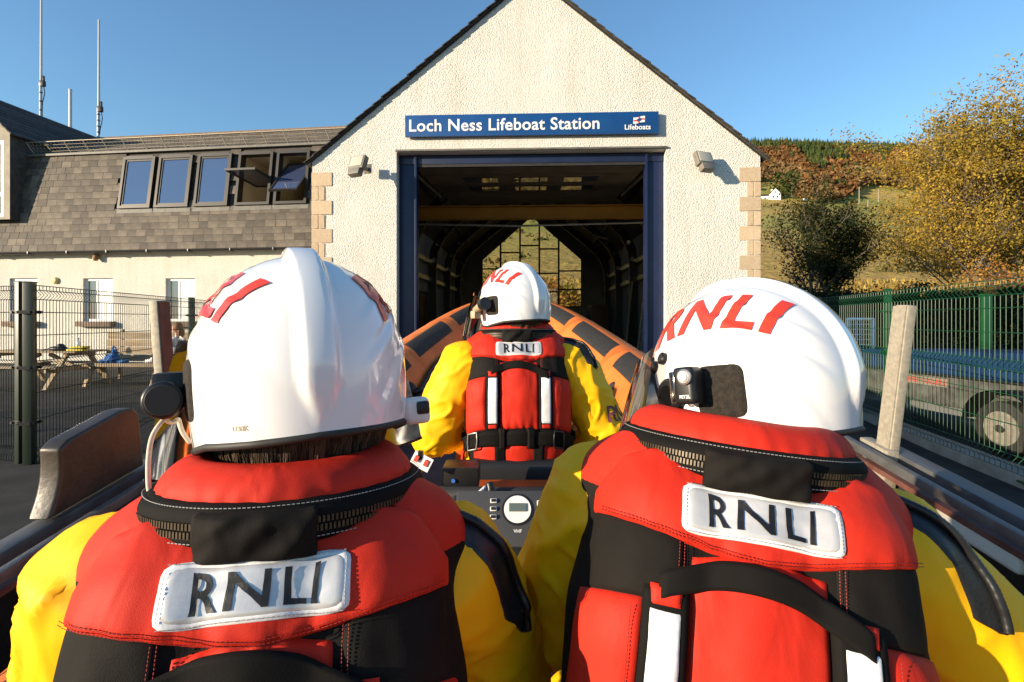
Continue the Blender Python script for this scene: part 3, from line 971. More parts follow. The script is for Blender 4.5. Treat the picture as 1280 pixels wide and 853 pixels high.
# slates
ncourse = 15
ex = SL / ncourse
slots = []
for j in range(ncourse):
    u = X0 + (.14 if j % 2 else 0)
    while u < X1 - .3:
        wdt = rnd.uniform(.25, .31)
        w0 = j * ex
        cu, cw = u + wdt / 2, w0 + ex / 2
        hit = any(h[0] - .07 < cu < h[1] + .07 and h[2] - .02 < cw < h[3] + .10 for h in RL)
        if not hit: slots.append((u, wdt, w0))
        u += wdt + .012
def in_view(u, w):
    p = Matrix.LocRotScale(LB.location, LB.rotation_euler, None) @ SP(u, w)
    return 640 + p.x / p.y * FPX
vis = [s for s in slots if -5 < in_view(s[0], s[2]) < 440]
vis.sort(key=lambda s: -s[0] + s[2] * .5)
big = set(id(s) for s in vis[:298])
sm = MB(); rest = MB()
base_meshes = []
smat = Matrix((Vector((1, 0, 0)), sdir, -snrm * -1)).transposed()
for k in range(5):
    m2 = MB(); m2.box((0, 0, 0), (.274 + .008 * k, ex * 1.25, .017))
    base_meshes.append(m2.mesh('slate', MAT['slate']))
for s in slots:
    u, wdt, w0 = s
    c = SP(u + wdt / 2, w0 + ex * .62, -.016)
    rm = smat @ Euler((R(-3.0 + rnd.uniform(-.5, .5)), R(rnd.uniform(-.4, .4)), R(rnd.uniform(-.8, .8)))).to_matrix()
    if id(s) in big:
        o = bpy.data.objects.new('slate', base_meshes[max(0, min(4, int((wdt - .25) / .012)))])
        COL.objects.link(o); o.parent = LB
        o.location = c; o.rotation_euler = rm.to_euler()
    else:
        rest.box(c, (wdt, ex * 1.25, .017), rm)
tag(rest.build('slates', MAT['slate'], LB), kind='stuff')
# upper roof
RY, RZ = 3.6, WH + 4.62
mb = MB()
nrow = 14
for k in range(nrow):
    a, b = k / nrow, (k + 1) / nrow
    u = X0
    while u < X1:
        wd = rnd.uniform(.27, .33)
        p0 = Vector((0, lerp(ST.y, RY, a), lerp(ST.z + .06, RZ, a) + .03)); p1 = Vector((0, lerp(ST.y, RY, b), lerp(ST.z + .06, RZ, b) + .012))
        u2 = min(u + wd, X1)
        mb.add([(u, p0.y, p0.z), (u2 - .006, p0.y, p0.z), (u2 - .006, p1.y, p1.z), (u, p1.y, p1.z), (u, p0.y, p0.z - .015), (u2 - .006, p0.y, p0.z - .015)], [(0, 1, 2, 3), (4, 5, 1, 0)])
        u = u2
tag(mb.build('upper_slates', MAT['slate'], LB), kind='stuff')
mb = MB()
mb.add([(X0, ST.y, ST.z), (X1, ST.y, ST.z), (X1, RY, RZ), (X0, RY, RZ), (X0, RY + 4, ST.z), (X1, RY + 4, ST.z)], [(0, 1, 2, 3), (3, 2, 5, 4)])
mb.build('roof_deck', MAT['slatedark'], LB)
mb = MB(); mb.bar((X0, RY, RZ + .03), (X1, RY, RZ + .03), .22, .09); mb.build('ridge', MAT['sill'], LB)
mb = MB(); mb.bar((X0, ST.y - .02, ST.z + .02), (X1, ST.y - .02, ST.z + .02), .14, .06); mb.build('break_flashing', MAT['lead'], LB)
# snow guard along the break of the roof
sgd = empty('snow_guard', (0, ST.y - .05, ST.z + .04), (0, 0, 0), LB)
MAT['guard'] = M('guard_wire', (.33, .29, .22), rough=.6, metal=.3)
xa, xb = LX(40, .2), X1
u = xa
while u < xb:
    mb = MB(); mb.bar((u, .12, 0), (u - .06, -.12, .36), .018, .018); mb.build('strut', MAT['guard'], sgd); u += .62
mb = MB()
mb.bar((xa, -.11, .34), (xb, -.11, .34), .016, .016); mb.bar((xa, .1, .03), (xb, .1, .03), .016, .016)
mb.build('rail', MAT['guard'], sgd)
mb = MB(); u = xa
while u < xb:
    mb.bar((u, .1, .03), (u + .16, -.11, .34), .0045, .0045); mb.bar((u + .16, .1, .03), (u, -.11, .34), .0045, .0045); u += .12
for k in range(1, 4):
    mb.bar((xa, lerp(.1, -.11, k / 4), lerp(.03, .34, k / 4)), (xb, lerp(.1, -.11, k / 4), lerp(.03, .34, k / 4)), .005, .005)
tag(mb.build('mesh_wire', MAT['guard'], sgd), kind='stuff')
# gutter with joints
g = empty('gutter', (0, 0, 0), (0, 0, 0), LB)
def gfn(u, v):
    a = math.pi * v
    return Vector((lerp(X0, X1, u), -.24 - .07 * math.cos(a), WH + .0 - .07 * math.sin(a)))
mb = MB(); mb.grid(gfn, 1, 8); mb.grid(lambda u, v: gfn(u, v) + Vector((0, 0, .004)), 1, 8, flip=True); mb.build('channel', MAT['gutter'], g, smooth=True)
u = X0 + .4
while u < X1:
    mb = MB(); mb.box((u, -.24, WH - .035), (.05, .165, .09)); mb.build('joint', MAT['gutter'], g, bevel=.01); u += 1.25
mb = MB(); mb.box(((X0 + X1) / 2, -.1, WH - .01), (X1 - X0, .16, .04)); mb.build('soffit', MAT['pvc'], LB)
# soil vent under the gutter and a round wall lamp
MAT['rust'] = M('rust_brown', (.18, .10, .04), (.26, .15, .06), scale=20, rough=.8)
mb = MB(); x, z = LX(124), LZ(124, 323)
mb.tube([(x - .06, -.02, z + .07), (x, -.1, z + .02), (x, -.12, z - .08)], [.07, .085, .05], 10); mb.build('vent', MAT['rust'], LB, smooth=True)
MAT['yellowed'] = M('yellowed_plastic', (.62, .48, .20), rough=.5)
mb = MB(); x, z = LX(70), LZ(70, 351)
mb.tube([(x, .0, z), (x, -.05, z), (x, -.07, z)], [.10, .095, .05], 16); mb.build('wall_lamp', MAT['yellowed'], LB, smooth=True)
# dormer at the left end
DM = empty('dormer', (0, 0, 0), (0, 0, 0), LB)
dx1 = LX(17, -.2); dx0 = dx1 - 3.0; dz0, dz1 = LZ(15, 277), LZ(15, 172); dz2 = dz1 + 1.35
dc = (dx0 + dx1) / 2
MAT['render'] = M('dormer_render', (.30, .27, .21), (.38, .34, .27), scale=5, rough=.9, bump=.3, bscale=50)
fy = -.30
wx0, wx1, wz0, wz1 = dx0 + .5, dx1 - .22, dz0 + .08, dz1 - .18
mb = MB()
holed(mb, (dx0, dx1), (dz0, dz1), [(wx0, wx1, wz0, wz1)], lambda u, w, d: Vector((u, fy + d, w)), .1)
mb.add([(dx0, fy, dz1), (dx1, fy, dz1), (dc, fy, dz2)], [(0, 1, 2)])
mb.build('face', MAT['render'], DM)
mb = MB(); mb.prism([(dx1 - .05, dz0), (dx1, dz0), (dx1, dz1), (dx1 - .05, dz1)], fy + .003, 1.9); mb.build('cheek', MAT['slatedark'], DM)
mb = MB(); mb.prism([(dx0, dz0), (dx0 + .05, dz0), (dx0 + .05, dz1), (dx0, dz1)], fy + .003, 1.9); mb.build('cheek', MAT['slatedark'], DM)
for s in (-1, 1):
    xe = dx1 + .15 if s > 0 else dx0 - .15
    n = 11
    dr = empty('dormer_roof', (0, 0, 0), (0, 0, 0), DM)
    for k in range(n):
        t0, t1 = k / n, (k + 1) / n
        mb = MB()
        a0, a1 = Vector((lerp(xe, dc, t0), 0, lerp(dz1 - .06, dz2 + .06, t0) + .04)), Vector((lerp(xe, dc, t1), 0, lerp(dz1 - .06, dz2 + .06, t1) + .015))
        c = [a0 + Vector((0, fy - .1, 0)), a1 + Vector((0, fy - .1, 0)), a1 + Vector((0, 4.0, 0)), a0 + Vector((0, 4.0, 0))]
        dn = Vector((0, 0, -.04))
        mb.add(c + [p + dn for p in c], [(0, 1, 2, 3), (4, 7, 6, 5), (0, 4, 5, 1), (1, 5, 6, 2), (2, 6, 7, 3), (3, 7, 4, 0)])
        mb.build('slate_course', MAT['slatedark'], dr)
w = empty('dormer_window', (wx0, fy + .06, wz0), (0, 0, 0), DM)
W, H, t = wx1 - wx0, wz1 - wz0, .1
mb = MB(); mb.box((W / 2, 0, t / 2), (W, .07, t)); mb.box((W / 2, 0, H - t / 2), (W, .07, t)); mb.box((t / 2, 0, H / 2), (t, .07, H - 2 * t)); mb.box((W - t / 2, 0, H / 2), (t, .07, H - 2 * t)); mb.box((W / 2, .0, H * .3), (W - 2 * t, .06, t)); mb.box((W / 2, .002, H / 2), (t, .055, H - 2 * t)); mb.build('frame', MAT['pvc'], w)
mb = MB(); mb.box((W / 2, .015, H / 2), (W - 2 * t, .01, H - 2 * t)); mb.build('pane', MAT['clear'], w)
mb = MB(); mb.box((W / 2, .05, H / 2), (W - 2 * t, .01, H - 2 * t)); mb.build('blind', MAT['pvc'], w)

# ================================================================ AERIALS
MAT['aerial'] = M('aerial_grey', (.50, .50, .50), rough=.4)
def aerial(px, ytop, ymid, ybase, label, two=True):
    Y = 18.6
    b, t = P(px, ybase + 6, Y), P(px, ytop, Y)
    e = empty('radio_aerial', b)
    tag(e, label, 'aerial', 'radio aerials on the roof ridge')
    H = t.z - b.z
    if two:
        hm = P(px, ymid, Y).z - b.z
        mb = MB(); mb.cyl((0, 0, 0), (0, 0, hm), .045, 10); mb.build('mast', MAT['aerial'], e)
        mb = MB(); mb.cyl((.03, -.02, hm - .1), (.02, 0, H), .038, 10, .03); mb.build('whip', MAT['aerial'], e)
        mb = MB(); mb.box((.06, 0, hm - .05), (.16, .12, .2)); mb.box((.1, 0, hm + .12), (.06, .06, .22)); mb.build('clamp', MAT['black'], e, bevel=.01)
        mb = MB(); mb.tube(catmull([(.09, 0, hm - .1), (.14, 0, hm - .4), (.06, 0, hm - .8), (.05, 0, .1)], 5), .014, 6); mb.build('cable', MAT['black'], e)
        for k in range(4):
            mb = MB(); mb.cyl((0, 0, hm * (.15 + .2 * k)), (0, 0, hm * (.15 + .2 * k) + .04), .055, 10); mb.build('cable_tie', MAT['black'], e)
    else:
        mb = MB(); mb.cyl((0, 0, 0), (0, 0, H), .05, 10); mb.build('mast', MAT['aerial'], e)
        mb = MB(); mb.cyl((0, 0, H), (0, 0, H + .03), .055, 10); mb.build('cap', MAT['aerial'], e)
aerial(51, -40, 103, 152, 'tallest grey radio aerial, leftmost on the roof ridge')
aerial(88, 113, 113, 166, 'short bare grey pole between the two radio aerials', False)
aerial(123, 25, 135, 166, 'grey radio aerial with black clamp, rightmost of the three on the roof')

# ================================================================ WIRE FENCES
def fence_panel(mb_v, mb_h, a, b, z0, z1, pitch, r, nrm):
    a, b = Vector(a), Vector(b)
    L = (b - a).length
    n = int(L / pitch)
    nrm = Vector(nrm)
    H = z1 - z0
    folds = [H - .10, H * .55, .12]
    prof = [(0, 0)]
    for f in sorted(folds):
        prof += [(f - .05, 0), (f, .045), (f + .05, 0)]
    prof += [(H, 0)]
    for k in range(n + 1):
        p = a.lerp(b, k / n)
        path = [Vector((p.x, p.y, 0)) + Vector((0, 0, lerp(a.z, b.z, k / n) + z)) + nrm * o for z, o in prof]
        mb_v.tube(path, r, 4, caps=False)
    hs = [.01, H - .0]
    for f in folds: hs += [f - .05, f + .05]
    hs += [H * .25, H * .40, H * .72, H * .85]
    for z in hs:
        mb_h.tube([a + Vector((0, 0, z)) + nrm * .006, b + Vector((0, 0, z)) + nrm * .006], r * 1.1, 4, caps=False)
def fence(name, label, pts, z, top, pitch, r, mat, post_w, nsign, wire_mat):
    e = empty(name, (pts[0][0], pts[0][1], z))
    tag(e, label, 'fence')
    o = Vector((pts[0][0], pts[0][1], 0))
    for i, p in enumerate(pts):
        p = Vector((p[0], p[1], 0)) - o
        d = Vector((pts[min(i + 1, len(pts) - 1)][0] - pts[max(i - 1, 0)][0], pts[min(i + 1, len(pts) - 1)][1] - pts[max(i - 1, 0)][1], 0)).normalized()
        ps = empty('post', p, (0, 0, math.atan2(d.y, d.x)), e)
        mb = MB(); mb.box((0, 0, (top - z) / 2 + .01), (post_w, post_w, top - z + .02)); mb.build('upright', mat, ps, bevel=.005)
        mb = MB(); mb.box((0, 0, .008), (post_w * 2.6, post_w * 2.6, .016)); mb.build('base_plate', mat, ps)
        mb = MB(); mb.box((0, 0, top - z + .025), (post_w * 1.08, post_w * 1.08, .012)); mb.build('cap', mat, ps)
        for hz in (.25, .55, .85):
            mb = MB(); mb.box((0, 0, (top - z) * hz), (post_w * 1.9, post_w * 1.25, .035)); mb.cyl((-post_w * .7, -post_w * .9, (top - z) * hz), (-post_w * .7, post_w * .9, (top - z) * hz), .014, 8); mb.cyl((post_w * .7, -post_w * .9, (top - z) * hz), (post_w * .7, post_w * .9, (top - z) * hz), .014, 8)
            mb.build('clamp', MAT['black'] if mat is MAT['fencedark'] else mat, ps)
    for i in range(len(pts) - 1):
        a, b = Vector((*pts[i], 0)) - o, Vector((*pts[i + 1], 0)) - o
        d = (b - a).normalized()
        nr = Vector((d.y, -d.x, 0)) * nsign
        off = nr * (post_w / 2 + .015)
        v, h = MB(), MB()
        fence_panel(v, h, a + off + Vector((0, 0, .05)), b + off + Vector((0, 0, .05)), 0, top - z - .06, pitch, r, nr)
        pn = empty('panel', (0, 0, 0), (0, 0, 0), e)
        tag(v.build('vertical_wires', wire_mat, pn), kind='stuff')
        tag(h.build('horizontal_wires', wire_mat, pn), kind='stuff')
    return e
fence('mesh_fence', 'dark green wire mesh fence before the picnic tables on the left', [(-5.18, 5.5), (-5.85, 9.35), (-6.35, 13.1)], -.05, 1.93, .052, .0044, MAT['fencedark'], .085, 1, MAT['fencedark'])
fence('mesh_fence', 'dark green wire mesh fence running off the left edge of the picture', [(-5.32, 5.53), (-8.2, 6.1), (-11, 6.7)], -.05, 1.93, .035, .004, MAT['fencedark'], .06, 1, MAT['fencedark'])
fence('mesh_fence', 'bright green wire mesh fence on a concrete kerb right of the slipway', [(4.2, 1.8), (4.72, 4.6), (5.21, 7.1), (5.75, 9.6), (6.3, 12.2)], .06, 1.95, .072, .0036, MAT['fencegreen'], .075, -1, MAT['fencegreen'])
k = MB()
k.bar((3.9, 0.2, -.02), (6.35, 12.4, .06), .26, .22)
tag(k.build('kerb', MAT['concrete'], bevel=.015), 'rough concrete kerb under the bright green fence', 'kerb')

# ================================================================ PICNIC TABLES
GY = lambda y: yard_z(y)
def plank(parent, a, b, w, h, name='plank', up=(0, 0, 1)):
    m2 = MB(); m2.bar(a, b, w, h, up); return m2.build(name, MAT['timber'], parent, bevel=.006, seg=1)
def picnic(x, y, rz, L, label):
    e = empty('picnic_table', (x, y, GY(y)), (0, 0, rz))
    tag(e, label, 'picnic table', 'picnic tables by the cream wall')
    for k in range(5): plank(e, (-L / 2, -.30 + k * .15, .74), (L / 2, -.30 + k * .15, .74), .14, .04, 'top_plank')
    for s in (-1, 1):
        for k in range(2): plank(e, (-L / 2, s * .66 + (k - .5) * .14, .45), (L / 2, s * .66 + (k - .5) * .14, .45), .13, .045, 'seat_plank')
    for xx in (-L / 2 + .3, L / 2 - .3):
        for s in (-1, 1):
            plank(e, (xx, s * .72, 0), (xx, s * .24, .72), .10, .06, 'leg')
        plank(e, (xx + .06, -.78, .40), (xx + .06, .78, .40), .05, .10, 'cross_beam')
        plank(e, (xx + .06, -.34, .69), (xx + .06, .34, .69), .05, .08, 'top_batten')
    plank(e, (-L / 2 + .36, 0, .40), (-.1, 0, .68), .05, .08, 'brace'); plank(e, (L / 2 - .36, 0, .40), (.1, 0, .68), .05, .08, 'brace')
    return e
p1 = P(52, 431, 10.6); p2 = P(185, 431, 11.3)
picnic(p1.x - .2, 10.9, R(-4), 2.1, 'weathered picnic table with a bottle on it, seen through the fence at far left')
def bench(x, y, rz, L, label):
    e = empty('timber_bench', (x, y, GY(y)), (0, 0, rz))
    tag(e, label, 'bench')
    for k in range(3): plank(e, (-L / 2, -.14 + k * .145, .46), (L / 2, -.14 + k * .145, .46), .138, .07, 'seat_plank')
    for xx in (-L / 2 + .12, 0.0, L / 2 - .2):
        plank(e, (xx, -.24, 0), (xx + .03, -.1, .43), .10, .07, 'leg'); plank(e, (xx, .3, 0), (xx + .03, .14, .43), .10, .07, 'leg')
        plank(e, (xx + .03, -.18, .39), (xx + .03, .2, .39), .06, .06, 'cross_beam')
    for k in range(4): plank(e, (-L / 2 + .1, .27 + k * .02, .58 + k * .16), (L / 2, .27 + k * .02, .58 + k * .16), .04, .145, 'back_plank')
    for xx in (-L / 2 + .4, L / 2 - .4): plank(e, (xx, .30, .1), (xx, .38, 1.2), .05, .07, 'back_post')
    return e
bx_ = P(186, 455, 10.8)
bench(bx_.x + .25, 10.8, R(-5), 3.2, 'long weathered timber bench with a plank back before the cream wall')
# things on the table and bench
MAT['bottle'] = M('clear_plastic', (.75, .78, .80), rough=.15, alpha=.65)
MAT['hiviz'] = M('yellow_tape', (.75, .62, .02), (.65, .5, .02), scale=30, rough=.6)
MAT['bluecloth'] = M('blue_cloth', (.01, .09, .32), (.015, .13, .42), scale=14, rough=.7, bump=.4, bscale=25)
tz = GY(10.9) + .762
b0 = P(98, 431, 10.75)
e = empty('water_bottle', (b0.x, 10.75, tz)); tag(e, 'clear plastic water bottle standing on the picnic table', 'bottle')
mb = MB(); mb.tube([(0, 0, 0), (0, 0, .02), (0, 0, .17), (0, 0, .21), (0, 0, .235)], [.034, .037, .037, .016, .013], 12); mb.build('flask', MAT['bottle'], e, smooth=True)
mb = MB(); mb.cyl((0, 0, .235), (0, 0, .26), .017, 10); mb.build('cap', MAT['bluecloth'], e)
b0 = P(96, 431, 10.55)
e = empty('folded_vest', (b0.x, 10.58, tz)); tag(e, 'folded yellow and black safety vest at the end of the picnic table', 'vest')
for k, (m_, zz) in enumerate(((MAT['hiviz'], .02), (MAT['black'], .052), (MAT['hiviz'], .08))):
    mb = MB(); mb.box((.02 * k, 0, zz), (.34 - .03 * k, .2, .034 if k != 1 else .02)); mb.build('fold', m_, e, bevel=.012)
b0 = P(72, 428, 10.6)
e = empty('tool_bag', (b0.x, 10.62, tz)); tag(e, 'small dark bag slumped on the picnic table beside the yellow vest', 'bag')
mb = MB(); mb.ball((0, 0, .045), (.20, .1, .055)); mb.ball((.05, 0, .09), (.08, .07, .06)); me = remeshed(mb, .012, 4, 'bag'); me.materials.append(MAT['black']); o = link('bag_body', me, e)
mb = MB(); mb.tube(catmull([(-.18, -.02, .04), (-.25, -.06, .02), (-.33, -.02, .012)], 5), .012, 6); mb.build('strap', MAT['black'], e, smooth=True)
sz = GY(10.8) + .497
b0 = P(141, 452, 10.75)
e = empty('blue_bag', (b0.x, 10.72, sz)); tag(e, 'crumpled blue bag lying on the timber bench', 'bag')
mb = MB(); mb.ball((0, 0, .09), (.15, .1, .1)); mb.ball((.06, .0, .2), (.07, .07, .1)); mb.ball((-.16, 0, .04), (.11, .08, .045)); mb.ball((.2, .02, .04), (.14, .07, .045))
me = remeshed(mb, .014, 3, 'bag')
for v in me.vertices: v.co += v.normal * .02 * noise.noise(v.co * 18)
me.materials.append(MAT['bluecloth']); me.polygons.foreach_set('use_smooth', [True] * len(me.polygons)); link('bag_body', me, e)
mb = MB(); mb.tube(catmull([(.02, 0, .26), (.05, -.02, .36), (.12, 0, .27)], 6), .012, 6); mb.build('handle', MAT['bluecloth'], e, smooth=True)

# ================================================================ RIGHT YARD: boat trailer behind the fence
TR = empty('covered_trailer', (6.25, 6.75, yard_z(6.9)), (0, 0, R(96)))
tag(TR, 'white trailer under a blue cover parked behind the bright green fence', 'trailer')
MAT['traileroff'] = M('trailer_white_shaded', (.10, .097, .09), (.04, .039, .036), scale=7, rough=.55)  # white hull darkened in colour to stand for the shade on it
MAT['tarp'] = M('blue_tarp', (.006, .022, .06), (.009, .032, .085), scale=6, rough=.85, spec=.1, bump=.4, bscale=7, bdist=.05)
# local x along the trailer, +y towards the fence (world -x)
mb = MB()
prof = [(-1.9, .62), (-1.5, .40), (1.6, .40), (1.75, .62), (1.75, .86), (-1.9, .86)]
for (xa, za), (xb, zb) in zip(prof, prof[1:] + prof[:1]): pass
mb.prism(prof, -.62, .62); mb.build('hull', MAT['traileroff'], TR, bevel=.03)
mb = MB()
mb.prism([(-1.95, .80), (1.8, .80), (1.8, .93), (1.2, 1.08), (-1.2, 1.16), (-1.95, .98)], -.66, .66); mb.build('cover', MAT['tarp'], TR, bevel=.05, seg=3)
mb = MB(); mb.tube([(-1.96, .672, .80), (1.81, .672, .80)], .012, 6); mb.build('cover_rope', MAT['gutter'], TR)
mb = MB(); mb.bar((-2.2, .5, .34), (2.9, .5, .34), .07, .10); mb.bar((-2.2, -.5, .34), (2.9, -.5, .34), .07, .10); mb.bar((-1.8, -.55, .33), (-1.8, .55, .33), .07, .08); mb.bar((1.5, -.55, .33), (1.5, .55, .33), .07, .08); mb.build('chassis', MAT['steel'], TR)
wx = 1.18
for s in (1, -1):
    w = empty('wheel', (-wx if False else -.95, s * .80, .31), (0, 0, 0), TR)
    mb = MB(); mb.tube([(0, -.09, 0), (0, -.1, 0), (0, .1, 0), (0, .09, 0)], [.2, .30, .30, .2], 28); mb.build('tyre', MAT['rubber'], w, bevel=.02)
    mb = MB(); mb.tube([(0, s * .07, 0), (0, s * .098, 0), (0, s * .104, 0), (0, s * .085, 0), (0, s * .085, 0)], [.17, .19, .19, .165, .05], 24); mb.build('rim', MAT['lampgrey'], w, smooth=False)
    mb = MB(); mb.tube([(0, s * .08, 0), (0, s * .14, 0)], [.05, .04], 12); mb.build('hub', MAT['darksteel'], w)
    for k in range(5):
        a = 2 * math.pi * k / 5
        mb = MB(); mb.cyl((.085 * math.cos(a), s * .083, .085 * math.sin(a)), (.085 * math.cos(a), s * .094, .085 * math.sin(a)), .022, 8); mb.build('wheel_hole', MAT['black'], w)
    mb = MB()
    mb.grid(lambda u, v: Vector((-.95 + .40 * math.cos(math.pi * u), s * (.66 + .28 * v), .36 + .36 * math.sin(math.pi * u))), 16, 1); mb.grid(lambda u, v: Vector((-.95 + .41 * math.cos(math.pi * u), s * (.66 + .28 * v), .36 + .375 * math.sin(math.pi * u))), 16, 1)
    mb.build('mudguard', MAT['black'], TR)
mb = MB(); mb.box((.25, .632, .70), (.66, .012, .11)); mb.build('number_board', MAT['lampgrey'], TR)
MAT['redprint'] = M('red_print', (.50, .06, .04), rough=.5)
vs, fs_, W, H = text_points('NESS TRAILERS', .16, .003)
k_ = .60 / W
mb = MB(); mb.add([(.25 - x * k_, .6405, .70 + y * k_) for x, y in vs], fs_); mb.build('lettering', MAT['redprint'], TR)
# mesh gate leaning behind the fence
GT = empty('steel_gate', P(1075, 455, 11.5) + Vector((0, 0, -.9)), (0, 0, R(12)))
GT.location.z = yard_z(11.5)
tag(GT, 'white tubular steel mesh gate standing behind the bright green fence', 'gate')
for x in (-.35, .35):
    mb = MB(); mb.cyl((x, 0, 0), (x, 0, 1.42), .032, 8); mb.build('stile', MAT['white'], GT)
for z in (.25, 1.40):
    mb = MB(); mb.cyl((-.35, 0, z), (.35, 0, z), .03, 8); mb.build('rail', MAT['white'], GT)
mb = MB()
for k in range(1, 8): mb.cyl((-.35 + k * .0875, 0, .25), (-.35 + k * .0875, 0, 1.4), .007, 5)
for k in range(1, 10): mb.cyl((-.35, 0, .25 + k * .115), (.35, 0, .25 + k * .115), .007, 5)
tag(mb.build('mesh_wires', MAT['white'], GT), kind='stuff')
bl = P(1233, 370, 9.4)
PB = empty('signal_post', (bl.x, bl.y, yard_z(9.4))); tag(PB, 'broad green post standing behind the bright green fence', 'post')
mb = MB(); mb.box((0, 0, .95), (.14, .10, 1.9)); mb.build('shaft', MAT['fencegreen'], PB, bevel=.01)
mb = MB(); mb.box((0, 0, 1.91), (.17, .13, .03)); mb.build('cap', MAT['fencegreen'], PB)
# ================================================================ VEGETATION
def leafmat(name, c1, c2, c3, scale=.5, isl=.45):
    m = M(name, c1, c2, scale=scale, rough=.7, island=isl, detail=2, lo=.4, hi=.6, spec=.2)
    nt = m.node_tree; b = nt.nodes['Principled BSDF']
    tr = nt.nodes.new('ShaderNodeBsdfTranslucent')
    src = b.inputs['Base Color'].links[0].from_socket
    nt.links.new(src, tr.inputs['Color'])
    mx = nt.nodes.new('ShaderNodeMixShader'); mx.inputs[0].default_value = .3
    nt.links.new(b.outputs[0], mx.inputs[1]); nt.links.new(tr.outputs[0], mx.inputs[2])
    nt.links.new(mx.outputs[0], nt.nodes['Material Output'].inputs['Surface'])
    return m
MAT['bark'] = M('bark', (.13, .10, .07), (.22, .18, .13), scale=9, rough=.9, bump=.5, bscale=30)
MAT['leaf_gold'] = leafmat('leaf_gold', (.29, .205, .032), (.36, .225, .03), None)
MAT['leaf_olive'] = leafmat('leaf_olive', (.24, .185, .03), (.34, .22, .028), None)
MAT['leaf_dark'] = leafmat('leaf_dark', (.022, .034, .012), (.035, .045, .014), None)
MAT['leaf_rust'] = leafmat('leaf_rust', (.30, .13, .025), (.38, .19, .04), None)
MAT['leaf_green'] = leafmat('leaf_green', (.022, .028, .008), (.085, .065, .012), None)
MAT['far_conifer'] = leafmat('far_conifer', (.04, .062, .014), (.065, .085, .02), None, .03, .35)
MAT['far_larch'] = leafmat('far_larch', (.17, .082, .03), (.235, .115, .04), None, .02, .4)
MAT['far_brown'] = leafmat('far_brown', (.17, .105, .045), (.24, .15, .06), None, .02, .4)

def leaf(mb, c, size, rr):
    d = Vector((rr.uniform(-1, 1), rr.uniform(-1, 1), rr.uniform(-1, 1)))
    if d.length < .1: d = Vector((1, 0, 0))
    d.normalize()
    e = d.orthogonal().normalized()
    e = Matrix.Rotation(rr.uniform(0, 6.28), 3, d) @ e
    f = d.cross(e)
    s = size * rr.uniform(.45, 1.5)
    mb.add([c - e * s * .5, c + f * s * .28, c + e * s * .5, c - f * s * .28], [(0, 1, 2, 3)])

def branch(paths, p, d, L, r, lvl, rr, droop, spread):
    n = 5
    path, rad = [p.copy()], [r]
    q = p.copy(); dd = d.normalized()
    for i in range(n):
        dd = (dd + Vector((rr.uniform(-1, 1), rr.uniform(-1, 1), rr.uniform(-.6, .8) - droop * lvl)) * .18).normalized()
        q = q + dd * (L / n)
        path.append(q.copy()); rad.append(r * (1 - .75 * (i + 1) / n))
    paths.append((path, rad, lvl))
    if lvl >= 3: return
    k = {0: 9, 1: 6, 2: 4}[lvl]
    for j in range(k):
        t = rr.uniform(.28 if lvl == 0 else .2, 1.0)
        i = min(int(t * n), n - 1)
        b = path[i].lerp(path[i + 1], t * n - i)
        a = rr.uniform(0, 6.28)
        side = Vector((math.cos(a), math.sin(a), 0))
        nd = (dd * .55 + side * spread + Vector((0, 0, .25))).normalized()
        branch(paths, b, nd, L * rr.uniform(.45, .65), max(rad[i] * .55, .012), lvl + 1, rr, droop, spread)

def tree(name, label, cat, base, H, lean, mat, n_leaf, lsize, seed, spread=.8, trunks=1, r0=.16, group=None, clump=.35, bare=0.0, keep=None):
    rr = random.Random(seed)
    e = empty(name, base)
    tag(e, label, cat, group)
    allp = []
    for t in range(trunks):
        a = rr.uniform(0, 6.28)
        off = Vector((math.cos(a), math.sin(a), 0)) * (.25 * t)
        ln = Vector((lean[0] + rr.uniform(-.15, .15) * (t > 0), lean[1], 1))
        branch(allp, off, ln, H * .62 * rr.uniform(.8, 1.05), r0 * (1 - .25 * (t > 0)), 0, rr, .05, spread)
    tb = MB()
    for path, rad, lvl in allp:
        tb.tube(path, rad, {0: 9, 1: 6, 2: 4, 3: 3}[lvl], caps=False)
    tb.build('trunk', MAT['bark'], e, smooth=True)
    tips = [(p, l) for p, _, l in allp if l >= 2]
    mats = mat if isinstance(mat, list) else [mat]
    crowns = [MB() for _ in mats]
    for i in range(n_leaf):
        p, l = rr.choice(tips)
        q = rr.choice(p[1:])
        c = q + Vector((max(-1.8, min(1.8, rr.gauss(0, 1))), max(-1.8, min(1.8, rr.gauss(0, 1))), max(-1.5, min(1.5, rr.gauss(0, .8))))) * clump
        if c.z < .1: continue
        if noise.noise(c * .55 + Vector((seed * 7, 0, 0))) < -.22 and rr.random() < .85: continue
        if bare and c.z > H * .8 and rr.random() < bare: continue
        w = 0 if len(mats) == 1 else (0 if noise.noise(c * .8 + Vector((seed, 0, 0))) + rr.uniform(-.3, .3) > 0 else 1)
        leaf(crowns[w], c, lsize, rr)
    for cb, m_ in zip(crowns, mats):
        if cb.f: cb.build('crown', m_, e)
    return e

